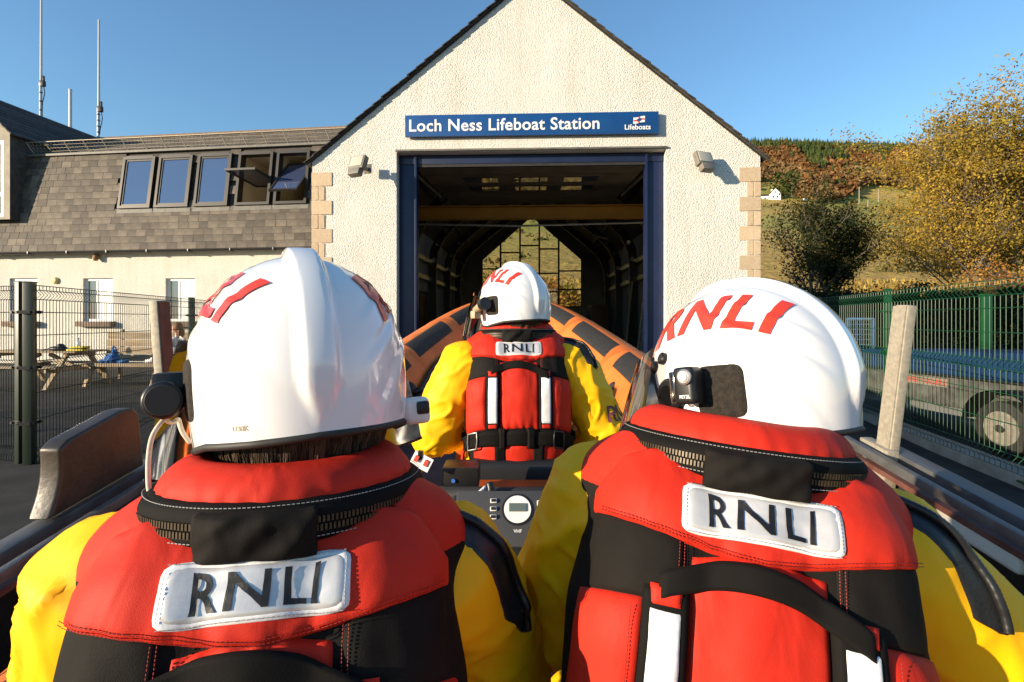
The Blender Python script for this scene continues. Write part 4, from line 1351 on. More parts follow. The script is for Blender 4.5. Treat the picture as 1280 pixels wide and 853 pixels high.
def at_hill(px, Y):
    x = (px - 640) / FPX * Y
    return Vector((x, Y, hill_z(x, Y) if Y > 25 else yard_z(Y)))
tree('autumn_tree', 'tall golden autumn tree at the right edge of the picture', 'tree', at_hill(1300, 23), 13.8, (-.05, 0), [MAT['leaf_gold'], MAT['leaf_olive']], 70000, .125, 3, 1.0, 3, .20, 'autumn trees beyond the fence', .36)
tree('autumn_tree', 'thinner golden tree left of the tallest one, twiggy at its top', 'tree', at_hill(1228, 23), 9.4, (-.12, 0), [MAT['leaf_gold'], MAT['leaf_olive']], 24000, .11, 11, .6, 2, .15, 'autumn trees beyond the fence', .30, .6)
tree('autumn_tree', 'olive golden tree rising behind the thinner tree beyond the fence', 'tree', at_hill(1250, 30), 11.6, (0, 0), [MAT['leaf_olive'], MAT['leaf_gold']], 32000, .14, 17, .9, 2, .2, 'autumn trees beyond the fence', .42)
tree('evergreen_tree', 'dark evergreen bush with scattered yellow leaves right of the boathouse', 'tree', at_hill(1022, 21), 6.2, (0, 0), [MAT['leaf_dark'], MAT['leaf_green']], 26000, .105, 23, .42, 2, .12, None, .24)
tree('shrub', 'low dark shrub below the evergreen bush beside the boathouse corner', 'shrub', at_hill(985, 20), 2.6, (0, 0), MAT['leaf_dark'], 13000, .10, 29, 1.0, 3, .06, 'shrubs beyond the fence', .34)
tree('shrub', 'dark rounded shrub behind the right helmet before the rusty hedge', 'shrub', at_hill(1062, 19.5), 2.6, (0, 0), [MAT['leaf_dark'], MAT['leaf_green']], 13000, .10, 31, 1.0, 3, .06, 'shrubs beyond the fence', .36)
tree('shrub', 'rusty orange shrub between the evergreen bush and the golden trees', 'shrub', at_hill(1118, 26), 3.0, (0, 0), [MAT['leaf_rust'], MAT['leaf_gold']], 13000, .12, 37, 1.0, 3, .06, 'shrubs beyond the fence', .42)
tree('shrub', 'golden shrub at the foot of the thinner golden tree', 'shrub', at_hill(1170, 22), 3.0, (0, 0), [MAT['leaf_gold'], MAT['leaf_rust']], 12000, .11, 41, 1.0, 3, .06, 'shrubs beyond the fence', .40)
tree('shrub', 'rusty golden shrub under the tall tree at the right edge', 'shrub', at_hill(1240, 19.5), 3.3, (0, 0), [MAT['leaf_rust'], MAT['leaf_gold']], 12000, .11, 43, 1.0, 3, .06, 'shrubs beyond the fence', .40)
# shrubs on the slope seen through the gable window
tree('shrub', 'brown shrub on the slope seen through the left of the gable window', 'shrub', at_hill(622, 44), 4.5, (0, 0), [MAT['leaf_olive'], MAT['leaf_green']], 4000, .26, 47, 1.0, 3, .06, 'shrubs on the slope behind the boathouse', .5)
tree('shrub', 'rusty shrub on the slope seen through the right of the gable window', 'shrub', at_hill(700, 40), 3.6, (0, 0), [MAT['leaf_rust'], MAT['leaf_olive']], 4000, .26, 53, 1.0, 3, .06, 'shrubs on the slope behind the boathouse', .5)

# clipped dark hedge along the far side of the yard
def hedge(label, x0, x1, y0, y1, h, seed, n=17000):
    rr = random.Random(seed)
    e = empty('hedge', ((x0 + x1) / 2, (y0 + y1) / 2, yard_z(y0))); tag(e, label, 'hedge')
    cb, sb_ = MB(), MB()
    for i in range(n):
        t = rr.random()
        x, y = lerp(x0, x1, t) - (x0 + x1) / 2, lerp(y0, y1, t) - (y0 + y1) / 2
        hh = h * (.92 + .16 * noise.noise(Vector((t * 14, seed, 0))))
        z = hh * rr.random() ** .7
        leaf(cb, Vector((x + rr.gauss(0, .10), y + rr.choice((-1, 1)) * rr.uniform(.2, .42) + rr.gauss(0, .06), z)) if z < hh * .9 else Vector((x, y + rr.uniform(-.45, .45), z)), .12, rr)
    for i in range(40):
        t = (i + .5) / 40
        x, y = lerp(x0, x1, t) - (x0 + x1) / 2, lerp(y0, y1, t) - (y0 + y1) / 2
        q = Vector((x, y, -.2))
        sb_.tube([q, q + Vector((rr.uniform(-.1, .1), rr.uniform(-.1, .1), h * .5)), q + Vector((rr.uniform(-.25, .25), rr.uniform(-.2, .2), h * .98))], [.035, .025, .008], 5, caps=False)
    cb.build('crown', MAT['leaf_dark'], e); sb_.build('stem', MAT['bark'], e)
hedge('dark evergreen hedge closing the yard behind the bright green fence', 7.6, 17.5, 15.6, 12.6, 2.25, 61)

# rough grass on the near slope
gb = MB(); rr = random.Random(5)
for i in range(16000):
    y = 26 * (75 / 26) ** rr.random()
    a = rr.uniform(-.12, 1.05)
    x = a * y
    if noise.noise(Vector((x * .12, y * .12, 1))) < -.15: continue
    z = hill_z(x, y)
    s = rr.uniform(.2, .5) * (.8 + y / 120)
    t = rr.uniform(0, 6.28)
    d = Vector((math.cos(t), math.sin(t), 0)) * s * .35
    tip = Vector((rr.uniform(-.3, .3) * s, rr.uniform(-.3, .3) * s, s))
    c = Vector((x, y, z - .05))
    gb.add([c - d, c + d, c + tip], [(0, 1, 2)])
MAT['roughgrass'] = leafmat('rough_grass', (.30, .21, .05), (.40, .27, .07), None, .15, .4)
tag(gb.build('rough_grass', MAT['roughgrass']), 'rough golden grass covering the slope behind the station', 'grass', kind='stuff')

# gorse and rushes scattered over the pasture
gb = MB(); rr = random.Random(91)
for i in range(420):
    y = rr.uniform(70, 330); a = rr.uniform(-.15, 1.05); x = a * y
    if noise.noise(Vector((x * .02, y * .02, 4))) < -.02: continue
    c = Vector((x, y, hill_z(x, y)))
    w = rr.uniform(.5, 1.5) * (1 + y / 300)
    for k in range(16):
        leaf(gb, c + Vector((rr.gauss(0, .6), rr.gauss(0, .6), abs(rr.gauss(.2, .45)))) * w, w * .8, rr)
MAT['gorse'] = leafmat('gorse', (.07, .075, .02), (.16, .10, .03), None, .05, .4)
tag(gb.build('field_scrub', MAT['gorse']), 'low gorse and rush clumps scattered over the far pasture', 'scrub', kind='stuff')

# far woods: small trees grown over the upper hill
def far_tree(mb, c, h, w, kind, rr):
    if kind == 0:
        n = 5
        for k in range(n):
            t = k / n
            z0, z1 = h * (.12 + .8 * t), h * (.12 + .8 * t + .30)
            r = w * (1 - t) * rr.uniform(.8, 1.15)
            m = 6
            ph = rr.uniform(0, 6)
            ring = [c + Vector((math.cos(ph + 6.283 * q / m) * r * rr.uniform(.6, 1.2), math.sin(ph + 6.283 * q / m) * r * rr.uniform(.6, 1.2), z0)) for q in range(m)]
            mb.add(ring + [c + Vector((0, 0, min(z1, h)))], [(q, (q + 1) % m, m) for q in range(m)])
    else:
        for k in range(16):
            a, e = rr.uniform(0, 6.28), rr.uniform(-.3, 1.5)
            q = c + Vector((math.cos(a) * math.cos(e) * w * rr.uniform(.2, 1), math.sin(a) * math.cos(e) * w * rr.uniform(.2, 1), h * .5 + math.sin(e) * h * .45 * rr.uniform(.4, 1)))
            leaf(mb, q, w * 1.1, rr)
rr = random.Random(12)
woods = [MB(), MB(), MB()]
cnt = 0
while cnt < 4600:
    y = rr.uniform(300, 640)
    a = rr.uniform(.40, 1.0)
    e = interp(hy, he, y)
    x = a * y
    lo = 330 + 90 * noise.noise(Vector((a * 9, 2, 0))) + 25 * sst(.62, .75, a)
    if y < lo: continue
    # green conifers on top, rusty larch and brown birch below
    band = (y - lo) / 200 + noise.noise(Vector((a * 16, y * .02, 5))) * .55
    k = 0 if band > .75 else (1 if band > .18 else 2)
    if rr.random() < .12: k = rr.choice((0, 1, 2))
    if k == 0: far_tree(woods[0], Vector((x, y, hill_z(x, y))), rr.uniform(8, 14), rr.uniform(2, 3.2), 0, rr)
    else: far_tree(woods[k], Vector((x, y, hill_z(x, y))), rr.uniform(6, 10), rr.uniform(2.4, 4), 1, rr)
    cnt += 1
tag(woods[0].build('conifer_wood', MAT['far_conifer']), 'dark green conifer wood along the top of the far hill', 'wood', kind='stuff')
tag(woods[1].build('larch_wood', MAT['far_larch']), 'rusty larch wood across the far hillside', 'wood', kind='stuff')
tag(woods[2].build('birch_wood', MAT['far_brown']), 'bare brown birch wood at the foot of the far hillside', 'wood', kind='stuff')
# trees round the farmhouse
for i, (px, Y, h, w, m_, lb) in enumerate(((975, 330, 15, 6, 'far_conifer', 'broad dark tree behind the white farmhouse'), (990, 325, 17, 7, 'far_conifer', 'tallest dark tree right of the white farmhouse'), (1004, 320, 12, 6, 'far_brown', 'pale brown tree right of the dark trees by the farmhouse'),
                                          (1030, 335, 13, 6, 'far_brown', 'brown tree above the upper field near the far wood'), (1050, 340, 9, 6, 'far_conifer', 'low dark bush at the edge of the upper field'))):
    b = at_hill(px, Y)
    e = empty('field_tree', b); tag(e, lb, 'tree', 'trees round the farmhouse')
    rr = random.Random(i + 80); mb = MB()
    for k in range(420):
        a, q = rr.uniform(0, 6.28), rr.uniform(0, 1) ** .5
        z = rr.uniform(.12, 1)
        ww = w * math.sin(math.pi * min(1, z * .9 + .08)) ** .6
        leaf(mb, Vector((math.cos(a) * ww * q, math.sin(a) * ww * q, h * z)), 1.6, rr)
    mb.build('crown', MAT[m_], e)
    mb = MB(); mb.cyl((0, 0, -.5), (0, 0, h * .6), .35, 6, .1); mb.build('trunk', MAT['bark'], e)

# farmhouse, car and poles on the far field
MAT['farwhite'] = M('limewash', (.82, .80, .75), rough=.8)
b = at_hill(969, 320)
F = empty('farmhouse', b, (0, 0, R(-14))); tag(F, 'small white farmhouse on the far hillside', 'house')
mb = MB(); mb.prism([(-3.2, -1), (3.2, -1), (3.2, 4.0), (0, 7.4), (-3.2, 4.0)], 0, 9); mb.build('wall', MAT['farwhite'], F)
for s in (-1, 1):
    mb = MB(); mb.bar((s * 3.5, 4.4, 3.85), (0, 4.4, 7.6), 9.4, .25, (0, 0, 1)); mb.build('roof', MAT['slatedark'], F)
mb = MB(); mb.box((-8, 4, 1.2), (9.4, 5, 4.0)); mb.build('wing', MAT['farwhite'], F)
mb = MB(); mb.prism([(-12.9, 3.2), (-3.25, 3.2), (-3.25, 3.3), (-12.9, 3.3)], 1.2, 6.8); mb.bar((-12.9, 2.6, 3.9), (-3.25, 2.6, 3.9), 3.2, .2, (0, -.55, 1)); mb.build('wing_roof', MAT['slatedark'], F)
for x in (-1.2, 1.2):
    w = MB(); w.box((x, -.06, 2.0), (.9, .1, 1.3)); w.build('window', MAT['glass'], F)
w = MB(); w.box((0, -.06, 4.9), (.8, .1, 1.0)); w.build('window', MAT['glass'], F)
for x in (-10.5, -8, -5.5):
    w = MB(); w.box((x, 1.46, 1.6), (1.0, .1, 1.1)); w.build('window', MAT['glass'], F)
w = MB(); w.box((0, 8.4, 7.9), (1.0, .8, 1.4)); w.build('chimney', MAT['farwhite'], F)
b = at_hill(1007, 312)
C = empty('parked_car', b, (0, 0, R(8))); tag(C, 'tiny pale blue car parked beside the far farmhouse', 'car')
MAT['carblue'] = M('car_paint', (.30, .48, .52), rough=.3, coat=.5)
mb = MB(); mb.box((0, 0, .75), (4.2, 1.8, .8)); mb.build('body', MAT['carblue'], C, bevel=.15)
mb = MB(); mb.box((-.2, 0, 1.45), (2.5, 1.6, .65), taper=.8); mb.build('cabin', MAT['farwhite'], C, bevel=.1)
for x in (-1.3, 1.3):
    for y in (-.85, .85):
        mb = MB(); mb.cyl((x, y - .1, .35), (x, y + .1, .35), .35, 12); mb.build('wheel', MAT['rubber'], C)
for i, (px, Y, H, lb) in enumerate(((1074, 300, 11, 'pale wooden pole nearer the farmhouse in the far field'), (1098, 320, 8, 'smaller pale pole higher up the far field'), (1085, 295, 4, 'short pale stake in the far field below the poles'))):
    b = at_hill(px, Y)
    e = empty('field_pole', b); tag(e, lb, 'pole', 'poles in the far field')
    mb = MB(); mb.cyl((0, 0, -1), (0, 0, H), .28, 8, .22); mb.build('shaft', MAT['guard'], e)
    mb = MB(); mb.box((0, 0, H - .5), (1.4, .2, .2)); mb.build('cross_arm', MAT['guard'], e)
# ================================================================ LAUNCH TRAILER
TH = math.atan(.1328)
LT = empty('launch_trailer', (0, 0, slip_z(0) + .004), (TH, 0, 0))
tag(LT, 'steel launching trailer with side rails and upright posts carrying the orange lifeboat', 'trailer')
def TL(X, Zrel, yw):
    """trailer-local point for an offset (X, Zrel from eye level at the camera plane) moved yw metres up the slope"""
    h = CZ - slip_z(0) - .004
    return Vector((X, (h + Zrel) * math.sin(TH) + yw, (h + Zrel) * math.cos(TH)))
MAT['railtop'] = M('painted_rail', (.085, .085, .085), (.13, .13, .13), scale=12, rough=.45, metal=.25, bump=.15, bscale=90, rrough=.1)
MAT['rustpaint'] = M('red_oxide', (.10, .035, .025), (.14, .06, .045), scale=14, rough=.6, bump=.2, bscale=80)
MAT['aluminium'] = M('dull_aluminium', (.36, .32, .25), (.27, .24, .19), scale=60, rough=.6, metal=.15, bump=.06, bscale=120)
for s in (-1, 1):
    zr = .10 if s > 0 else 0.0
    yend = 2.27 if s < 0 else 2.08
    a, b = TL(s * 1.55, zr + -.93, -2.5), TL(s * 1.55, zr + -.93, yend + .1)
    mb = MB(); mb.bar(a, b, .075, .075); mb.build('side_rail', MAT['railtop'], LT, bevel=.008)
    mb = MB(); mb.bar(TL(s * 1.55, zr + -1.0, -2.5), TL(s * 1.55, zr + -1.0, yend + .1), .012, .05); mb.build('rail_web', MAT['rustpaint'], LT)
    mb = MB(); mb.bar(TL(s * 1.54, zr + -1.17, -2.5), TL(s * 1.54, zr + -1.17, 2.9), .015, .40); mb.build('side_plate', MAT['rubber'], LT)
    mb = MB(); mb.bar(TL(s * 1.42, zr + -.90, -2.5), TL(s * 1.42, zr + -.90, 2.6), .03, .035); mb.build('bunk_rail', MAT['railtop'], LT, bevel=.006)
    mb = MB(); mb.bar(TL(s * 1.47, zr + -.95, -2.5), TL(s * 1.47, zr + -.95, 2.6), .10, .02); mb.build('bunk_shelf', MAT['rustpaint'], LT)
    mb = MB(); mb.bar(TL(s * 1.45, zr + -1.5, -3.0), TL(s * 1.45, zr + -1.5, 5.2), .12, .18); mb.build('chassis_beam', MAT['dullsteel'], LT, bevel=.01)
    for yy in (-2.0, -.6, .8, 2.2, 3.2):
        mb = MB(); mb.bar(TL(s * 1.5, zr + -1.5, yy), TL(s * 1.55, zr + -1.0, yy), .07, .07, (0, 1, 0)); mb.build('stanchion', MAT['dullsteel'], LT)
    # upright guide post, splayed outwards
    base = TL(s * 1.485, zr + -1.15, yend); top = TL(s * (1.535 if s < 0 else 1.565), -.212, yend - .03)
    up = empty('guide_post', (0, 0, 0), (0, 0, 0), LT)
    mb = MB(); mb.bar(base, top, .036, .070, (0, 1, 0)); mb.build('post_face', MAT['aluminium'], up, bevel=.006)
    off = Vector((-s * .021, .004, 0))
    mb = MB(); mb.bar(base + off, top + off * 1.0 - Vector((0, 0, .004)), .006, .067, (0, 1, 0)); mb.build('post_inner_side', MAT['rustpaint'] if s < 0 else MAT['aluminium'], up)  # dark red strip on the left post paints in its shaded inner face
    mb = MB(); mb.box(TL(s * 1.49, zr + -.98, yend + .03), (.05, .16, .2), (0, 0, 0)); mb.build('bracket', MAT['aluminium'], up, bevel=.006)
    for k in range(2):
        c = TL(s * 1.46, zr + -.93 - .09 * k, yend + .03)
        mb = MB(); mb.cyl(c, c + Vector((-s * .02, 0, 0)), .014, 6); mb.build('bolt', MAT['steel'], up)
    # wheels
    for yy in (-1.4, 1.6):
        w = empty('wheel', Vector((s * 1.62, yy, .38)), (0, 0, 0), LT)
        mb = MB(); mb.tube([(-.10, 0, 0), (-.12, 0, 0), (.12, 0, 0), (.10, 0, 0)], [.25, .38, .38, .25], 28); mb.build('tyre', MAT['rubber'], w, bevel=.03)
        mb = MB(); mb.tube([(s * .06, 0, 0), (s * .11, 0, 0), (s * .115, 0, 0), (s * .09, 0, 0)], [.22, .25, .24, .06], 24); mb.build('rim', MAT['steel'], w)
for yy in (-2.6, -.8, 1.0, 2.8, 4.6):
    mb = MB(); mb.bar(TL(-1.45, -1.62, yy), TL(1.45, -1.62, yy), .12, .14); mb.build('cross_member', MAT['dullsteel'], LT)
# guide board on the left rail
gb0, gb1 = 1.76, 2.13
def gfn(y, z, x): 
    p = TL(-1.55, -.88, y); return p + Vector((x, 0, z))
mb = MB()
prof = []
for k in range(13):
    t = k / 12
    prof.append((gb0 - .07 * (1 - t) ** 2.2 * (1 if t < 1 else 0), .215 * t + .001))
outline = prof + [(gb0 + .04, .235), (gb0 + .28, .262), (gb1 - .03, .255), (gb1, .22), (gb1, .001)]
n = len(outline)
vs = [gfn(y, z, -.04) for y, z in outline] + [gfn(y, z, .035) for y, z in outline]
mb.add(vs, [tuple(range(n)), tuple(range(2 * n - 1, n - 1, -1))] + [(i, i + n, (i + 1) % n + n, (i + 1) % n) for i in range(n)])
MAT['boardblack'] = M('board_black', (.035, .028, .022), (.06, .045, .035), scale=9, rough=.4, bump=.15, bscale=40)
mb.build('guide_board', MAT['boardblack'], LT, bevel=.012, seg=3)
# marker lamp on the right side plate
lm = empty('marker_lamp', TL(1.45, -.885, 1.60), (0, 0, 0), LT)
MAT['lampwhite'] = M('lamp_white', (.58, .57, .50), rough=.4)
mb = MB(); mb.box((0, 0, 0), (.05, .30, .065)); mb.build('lamp_body', MAT['lampwhite'], lm, bevel=.02, seg=4)
mb = MB(); mb.cyl((0, -.15, 0), (0, -.18, 0), .012, 8); mb.cyl((0, -.175, 0), (0, -.20, -.01), .008, 8); mb.build('cable_gland', MAT['white'], lm)
mb = MB(); mb.tube(catmull([(0, -.19, 0), (.0, -.28, -.06), (.02, -.45, -.03), (.02, -.7, -.05)], 6), .007, 6); mb.build('cable', MAT['black'], lm)
# lashing ring near the left rail
c = TL(-1.36, -.86, .98)
mb = MB(); mb.tube([c + Vector((0, .05 * math.cos(t), .06 * math.sin(t))) for t in [2 * math.pi * k / 24 for k in range(24)]], .012, 8, closed=True); mb.build('lashing_ring', MAT['aluminium'], LT, smooth=True)

# ================================================================ LIFEBOAT
BO = Vector((0, 1.5, slip_z(1.5) + .45))
LBt = empty('lifeboat', BO)
tag(LBt, 'orange inflatable lifeboat with black patched tubes, bow pointing into the boathouse', 'boat')
MAT['tube'] = M('orange_hypalon', (.74, .18, .03), (.62, .14, .022), scale=5, rough=.52, bump=.06, bscale=120)
MAT['tubeseam'] = M('orange_seam', (.62, .13, .018), rough=.55)
MAT['patch'] = M('patch_black', (.018, .017, .016), (.028, .026, .024), scale=40, rough=.75, bump=.5, bscale=420, bdist=.003)
MAT['deck'] = M('boat_deck', (.05, .05, .05), (.07, .07, .068), scale=12, rough=.7, bump=.4, bscale=200)
MAT['gel'] = M('orange_gelcoat', (.52, .09, .012), rough=.3, coat=.3)
MAT['cushion'] = M('black_vinyl', (.014, .014, .015), rough=.42, bump=.1, bscale=200)
TP = [(1.0, -2.2, -1.42, .25), (1.0, -1, -1.27, .25), (1.0, .5, -1.08, .25), (1.0, 1.5, -.95, .25), (.99, 2.4, -.80, .25), (.93, 3.3, -.58, .25), (.75, 4.3, -.345, .245), (.47, 5.2, -.10, .235), (.20, 5.70, .025, .225), (0, 5.82, .05, .22)]
tc_ = catmull([p[:3] for p in TP], 8)
tr_ = [v.x for v in catmull([(p[3], 0, 0) for p in TP], 8)]
class Tube:
    def __init__(s, side):
        s.c = [Vector((side * p.x, p.y, p.z + CZ)) - BO for p in tc_]
        s.r = tr_
        s.side = side
    def at_y(s, yw):
        y = yw - BO.y
        for i in range(len(s.c) - 1):
            if s.c[i + 1].y >= y: return i + (y - s.c[i].y) / max(s.c[i + 1].y - s.c[i].y, 1e-6)
        return len(s.c) - 1.001
    def pt(s, t, ang, off=0.0):
        """ang in degrees: 0 straight up, positive towards the inside of the boat"""
        i = max(0, min(int(t), len(s.c) - 2)); f = t - i
        c = s.c[i].lerp(s.c[i + 1], f)
        def tang(j): return (s.c[min(j + 1, len(s.c) - 1)] - s.c[max(j - 1, 0)]).normalized()
        d = tang(i).lerp(tang(i + 1), f).normalized()
        side = d.cross(Vector((0, 0, 1))).normalized()       # right-hand side of travel
        up = side.cross(d)
        ins = side * (-s.side)
        a = R(ang)
        r = lerp(s.r[i], s.r[i + 1], f) + off
        return c + (up * math.cos(a) + ins * math.sin(a)) * r
for side in (-1, 1):
    T = Tube(side)
    mb = MB()
    N = len(T.c) - 1
    mb.grid(lambda u, v: T.pt(v * (N - .0001), u * 360), 28, 2 * N, closed_u=True)
    mb.ball(T.c[0], .25)
    te = mb.build('buoyancy_tube', MAT['tube'], LBt, smooth=True)
    def patch(name, y0, y1, a0, a1, off, mat, skew=0.0, rnd_=0.25, ny=14, na=10):
        t0, t1 = T.at_y(y0), T.at_y(y1)
        m2 = MB()
        def f(u, v):
            # rounded rectangle
            x, y = 2 * u - 1, 2 * v - 1
            return T.pt(lerp(t0, t1, v) + skew * (u - .5), lerp(a0, a1, u), off * (1 - max(abs(x), abs(y)) ** 14))
        m2.grid(f, na, ny)
        return m2.build(name, mat, te, smooth=True)
    for y0, y1, a0, a1 in ((4.80, 5.52, 6, 44), (3.90, 4.64, 4, 44), (3.26, 3.72, 4, 46), (2.4, 3.05, -6, 54), (1.4, 2.15, -6, 54), (.3, 1.1, -6, 54)):
        patch('grip_patch', y0, y1, a0, a1, .006, MAT['patch'], -.75)
    for y0 in (4.70, 3.80, 3.14, 2.25, 1.25):
        patch('seam_band', y0, y0 + .06, -70, 110, .003, MAT['tubeseam'], ny=3, na=20)
    # rubbing strake on the outside
    m2 = MB()
    m2.tube([T.pt(t * N / 60, -78, .01) for t in range(60)], .03, 8); m2.build('rubbing_strake', MAT['rubber'], te, smooth=True)
    # moulded handles
    for yh in (3.50, 4.9, 2.2):
        t = T.at_y(yh)
        h = empty('grab_handle', (0, 0, 0), (0, 0, 0), te)
        m2 = MB()
        m2.grid(lambda u, v: T.pt(t + (math.cos(u * 6.2832) * (v * .5)) * .62, 76 + math.sin(u * 6.2832) * v * 15, .02 * (1 - v ** 4)), 20, 5, closed_u=True)
        m2.build('base_pad', MAT['rubber'], h, smooth=True)
        m2 = MB()
        m2.tube([T.pt(t + lerp(-.24, .24, k / 10), 78, .015 + .045 * math.sin(math.pi * k / 10)) for k in range(11)], .014, 8)
        m2.build('grip', MAT['black'], h, smooth=True)
    # lifeline looped along the inside
    m2 = MB()
    ts = [T.at_y(y) for y in (5.0, 4.6, 4.15)]
    m2.tube([T.pt(lerp(T.at_y(3.35), T.at_y(4.75), k / 24), 92 - 22 * math.sin(math.pi * k / 24), .03) for k in range(25)], .02, 8)
    m2.build('lifeline', MAT['rubber'], te, smooth=True)
# hull and deck
mb = MB()
def hw(y): return interp([-2.4, 3.0, 4.2, 5.0, 5.6], [.88, .86, .62, .32, .04], y)
def hz(y): return interp([-2.4, 1.5, 3.0, 4.2, 5.0, 5.6], [-1.44, -.98, -.72, -.45, -.22, -.02], y) - .08
def hull(u, v):
    y = lerp(-2.4, 5.6, v)
    x = lerp(-1, 1, u) * hw(y)
    keel = hz(y) - .36 * (1 - abs(lerp(-1, 1, u))) - .06
    return Vector((x, y, keel + CZ)) - BO
mb.grid(hull, 8, 24); mb.build('hull', MAT['gel'], LBt, smooth=True)
mb = MB()
mb.grid(lambda u, v: Vector((lerp(-1, 1, u) * hw(lerp(-2.4, 5.4, v)), lerp(-2.4, 5.4, v), hz(lerp(-2.4, 5.4, v)) + CZ + .0)) - BO, 2, 20)
mb.build('deck', MAT['deck'], LBt)
def bw(x, y, z): return Vector((x, y, CZ + z)) - BO
# bow locker
mb = MB(); mb.add([bw(-.62, 3.2, -.80), bw(.62, 3.2, -.80), bw(.34, 4.7, -.40), bw(-.34, 4.7, -.40), bw(-.60, 3.25, -.56), bw(.60, 3.25, -.56), bw(.30, 4.7, -.24), bw(-.30, 4.7, -.24)], [(0, 3, 2, 1), (4, 5, 6, 7), (0, 1, 5, 4), (1, 2, 6, 5), (2, 3, 7, 6), (3, 0, 4, 7)])
mb.build('bow_locker', MAT['gel'], LBt, bevel=.03, seg=3)
# helm console ahead of the front seat
mb = MB(); mb.box(bw(.02, 2.75, -.72), (.62, .34, .55), (R(8), 0, 0)); cs = mb.build('helm_console', MAT['gel'], LBt, bevel=.04, seg=3)
mb = MB(); mb.tube([bw(.02, 2.50, -.42) + Vector((.17 * math.cos(t), .06 * math.sin(t), .16 * math.sin(t))) for t in [2 * math.pi * k / 28 for k in range(28)]], .015, 8, closed=True)
mb.build('steering_wheel', MAT['black'], cs, smooth=True)
# seats
def seat(x, y, z, L, back):
    s = empty('jockey_seat', (0, 0, 0), (0, 0, 0), LBt)
    mb = MB(); mb.box(bw(x, y, z - .06), (.30, L, .12)); mb.build('cushion', MAT['cushion'], s, bevel=.045, seg=4)
    mb = MB(); mb.box(bw(x, y, z - .34), (.24, L - .06, .44), taper=.9); mb.build('pod', MAT['gel'], s, bevel=.03)
    if back:
        mb = MB(); mb.box(bw(x, y - L / 2 - .02, z + .055), (.36, .10, .17), (R(-8), 0, 0)); mb.build('back_pad', MAT['cushion'], s, bevel=.04, seg=4)
    return s
seat(.02, 2.08, -.63, .50, True)
seat(-.26, .72, -.80, .42, False)
seat(.24, .72, -.77, .42, False)
# crew console with the radio between the rear seats
cc = empty('crew_console', (0, 0, 0), (0, 0, 0), LBt)
mb = MB(); mb.box(bw(.02, 1.60, -.80), (.52, .26, .50)); mb.build('pod', MAT['black'], cc, bevel=.02)
mb = MB(); mb.box(bw(.02, 1.655, -.545), (.46, .14, .012)); mb.build('trim_edge', MAT['gel'], cc)
mb = MB(); mb.tube([bw(-.29, 1.50, -.70), bw(-.29, 1.50, -.55), bw(-.26, 1.50, -.515), bw(.30, 1.50, -.515), bw(.33, 1.50, -.55), bw(.33, 1.50, -.70)], .026, 12); mb.build('grab_bar', MAT['rubber'], cc, smooth=True)
MAT['panelgrey'] = M('panel_grey', (.045, .047, .05), rough=.5)
MAT['lcd'] = M('lcd_screen', (.10, .13, .12), rough=.2)
rm = Matrix.Rotation(R(-38), 3, 'X')
pc = bw(.015, 1.40, -.545)
def pp(x, z, o=0.0): return pc + rm @ Vector((x, -.012 - o, z))
mb = MB(); mb.box(pc, (.34, .024, .15), rm); mb.build('radio_panel', MAT['panelgrey'], cc, bevel=.006)
mb = MB(); mb.box(pc + rm @ Vector((0, .05, -.03)), (.36, .09, .2), rm); mb.build('radio_housing', MAT['black'], cc, bevel=.008)
def disc(name, x, z, r, th, mat, n=28):
    m2 = MB(); m2.tube([pp(x, z, -.004), pp(x, z, th)], [r, r], n); return m2.build(name, mat, cc)
disc('dial_backing', 0, .022, .043, .002, MAT['black']); disc('dial_ring', 0, .022, .037, .004, MAT['white'])  # plain black disc behind the white dial ring
mb = MB(); mb.box(pp(0, .026, .006), (.046, .004, .022), rm); mb.build('screen', MAT['lcd'], cc)
for k in range(2):
    for j in range(5):
        x = (.062 + .021 * j)
        mb = MB(); mb.box(pp(x, .038 - .024 * k, .002), (.016, .006, .016), rm); b_ = mb.build('key', MAT['white'], cc, bevel=.002)
        mb = MB(); mb.box(pp(x, .038 - .024 * k, .0055), (.011, .003, .011), rm); mb.build('key_cap', MAT['black'], cc)
for j in range(3):
    mb = MB(); mb.box(pp(-.066, .045 - .022 * j, .002), (.018, .006, .012), rm); mb.build('key', MAT['white'], cc, bevel=.002)
    mb = MB(); mb.box(pp(-.066, .045 - .022 * j, .0055), (.013, .003, .008), rm); mb.build('key_cap', MAT['black'], cc)
vs, fs_, W, H = text_points('VHF', .012, .0002)
mb = MB(); mb.add([pp(x, -.035 + y, .0012) for x, y in vs], fs_); mb.build('lettering', MAT['white'], cc)
mb = MB(); mb.box(bw(-.155, 1.58, -.475), (.11, .10, .065)); v_ = mb.build('display_box', MAT['black'], cc, bevel=.008)
MAT['led'] = M('small_lens', (.05, .15, .5), rough=.2)
mb = MB(); mb.cyl(bw(-.175, 1.528, -.48), bw(-.175, 1.524, -.48), .006, 10); mb.build('lens', MAT['led'], v_)
# microphone with a coiled white cord hung on the bar
mb = MB(); mb.tube(catmull([bw(-.065, 1.475, -.47), bw(-.06, 1.465, -.49), bw(-.062, 1.465, -.53), bw(-.055, 1.465, -.56)], 4), [.012] * 13, 8)
mb.build('microphone', MAT['black'], cc, smooth=True)
for k in range(3):
    mb = MB(); mb.tube([bw(-.078 - .006 * k, 1.462 - .004 * k, -.515 - .004 * k) + Vector((.010 * math.cos(t), 0.006 * math.sin(2 * t), .038 * math.sin(t))) for t in [2 * math.pi * q / 20 for q in range(20)]], .0035, 6, closed=True)
    mb.build('cord', MAT['white'], cc, smooth=True)
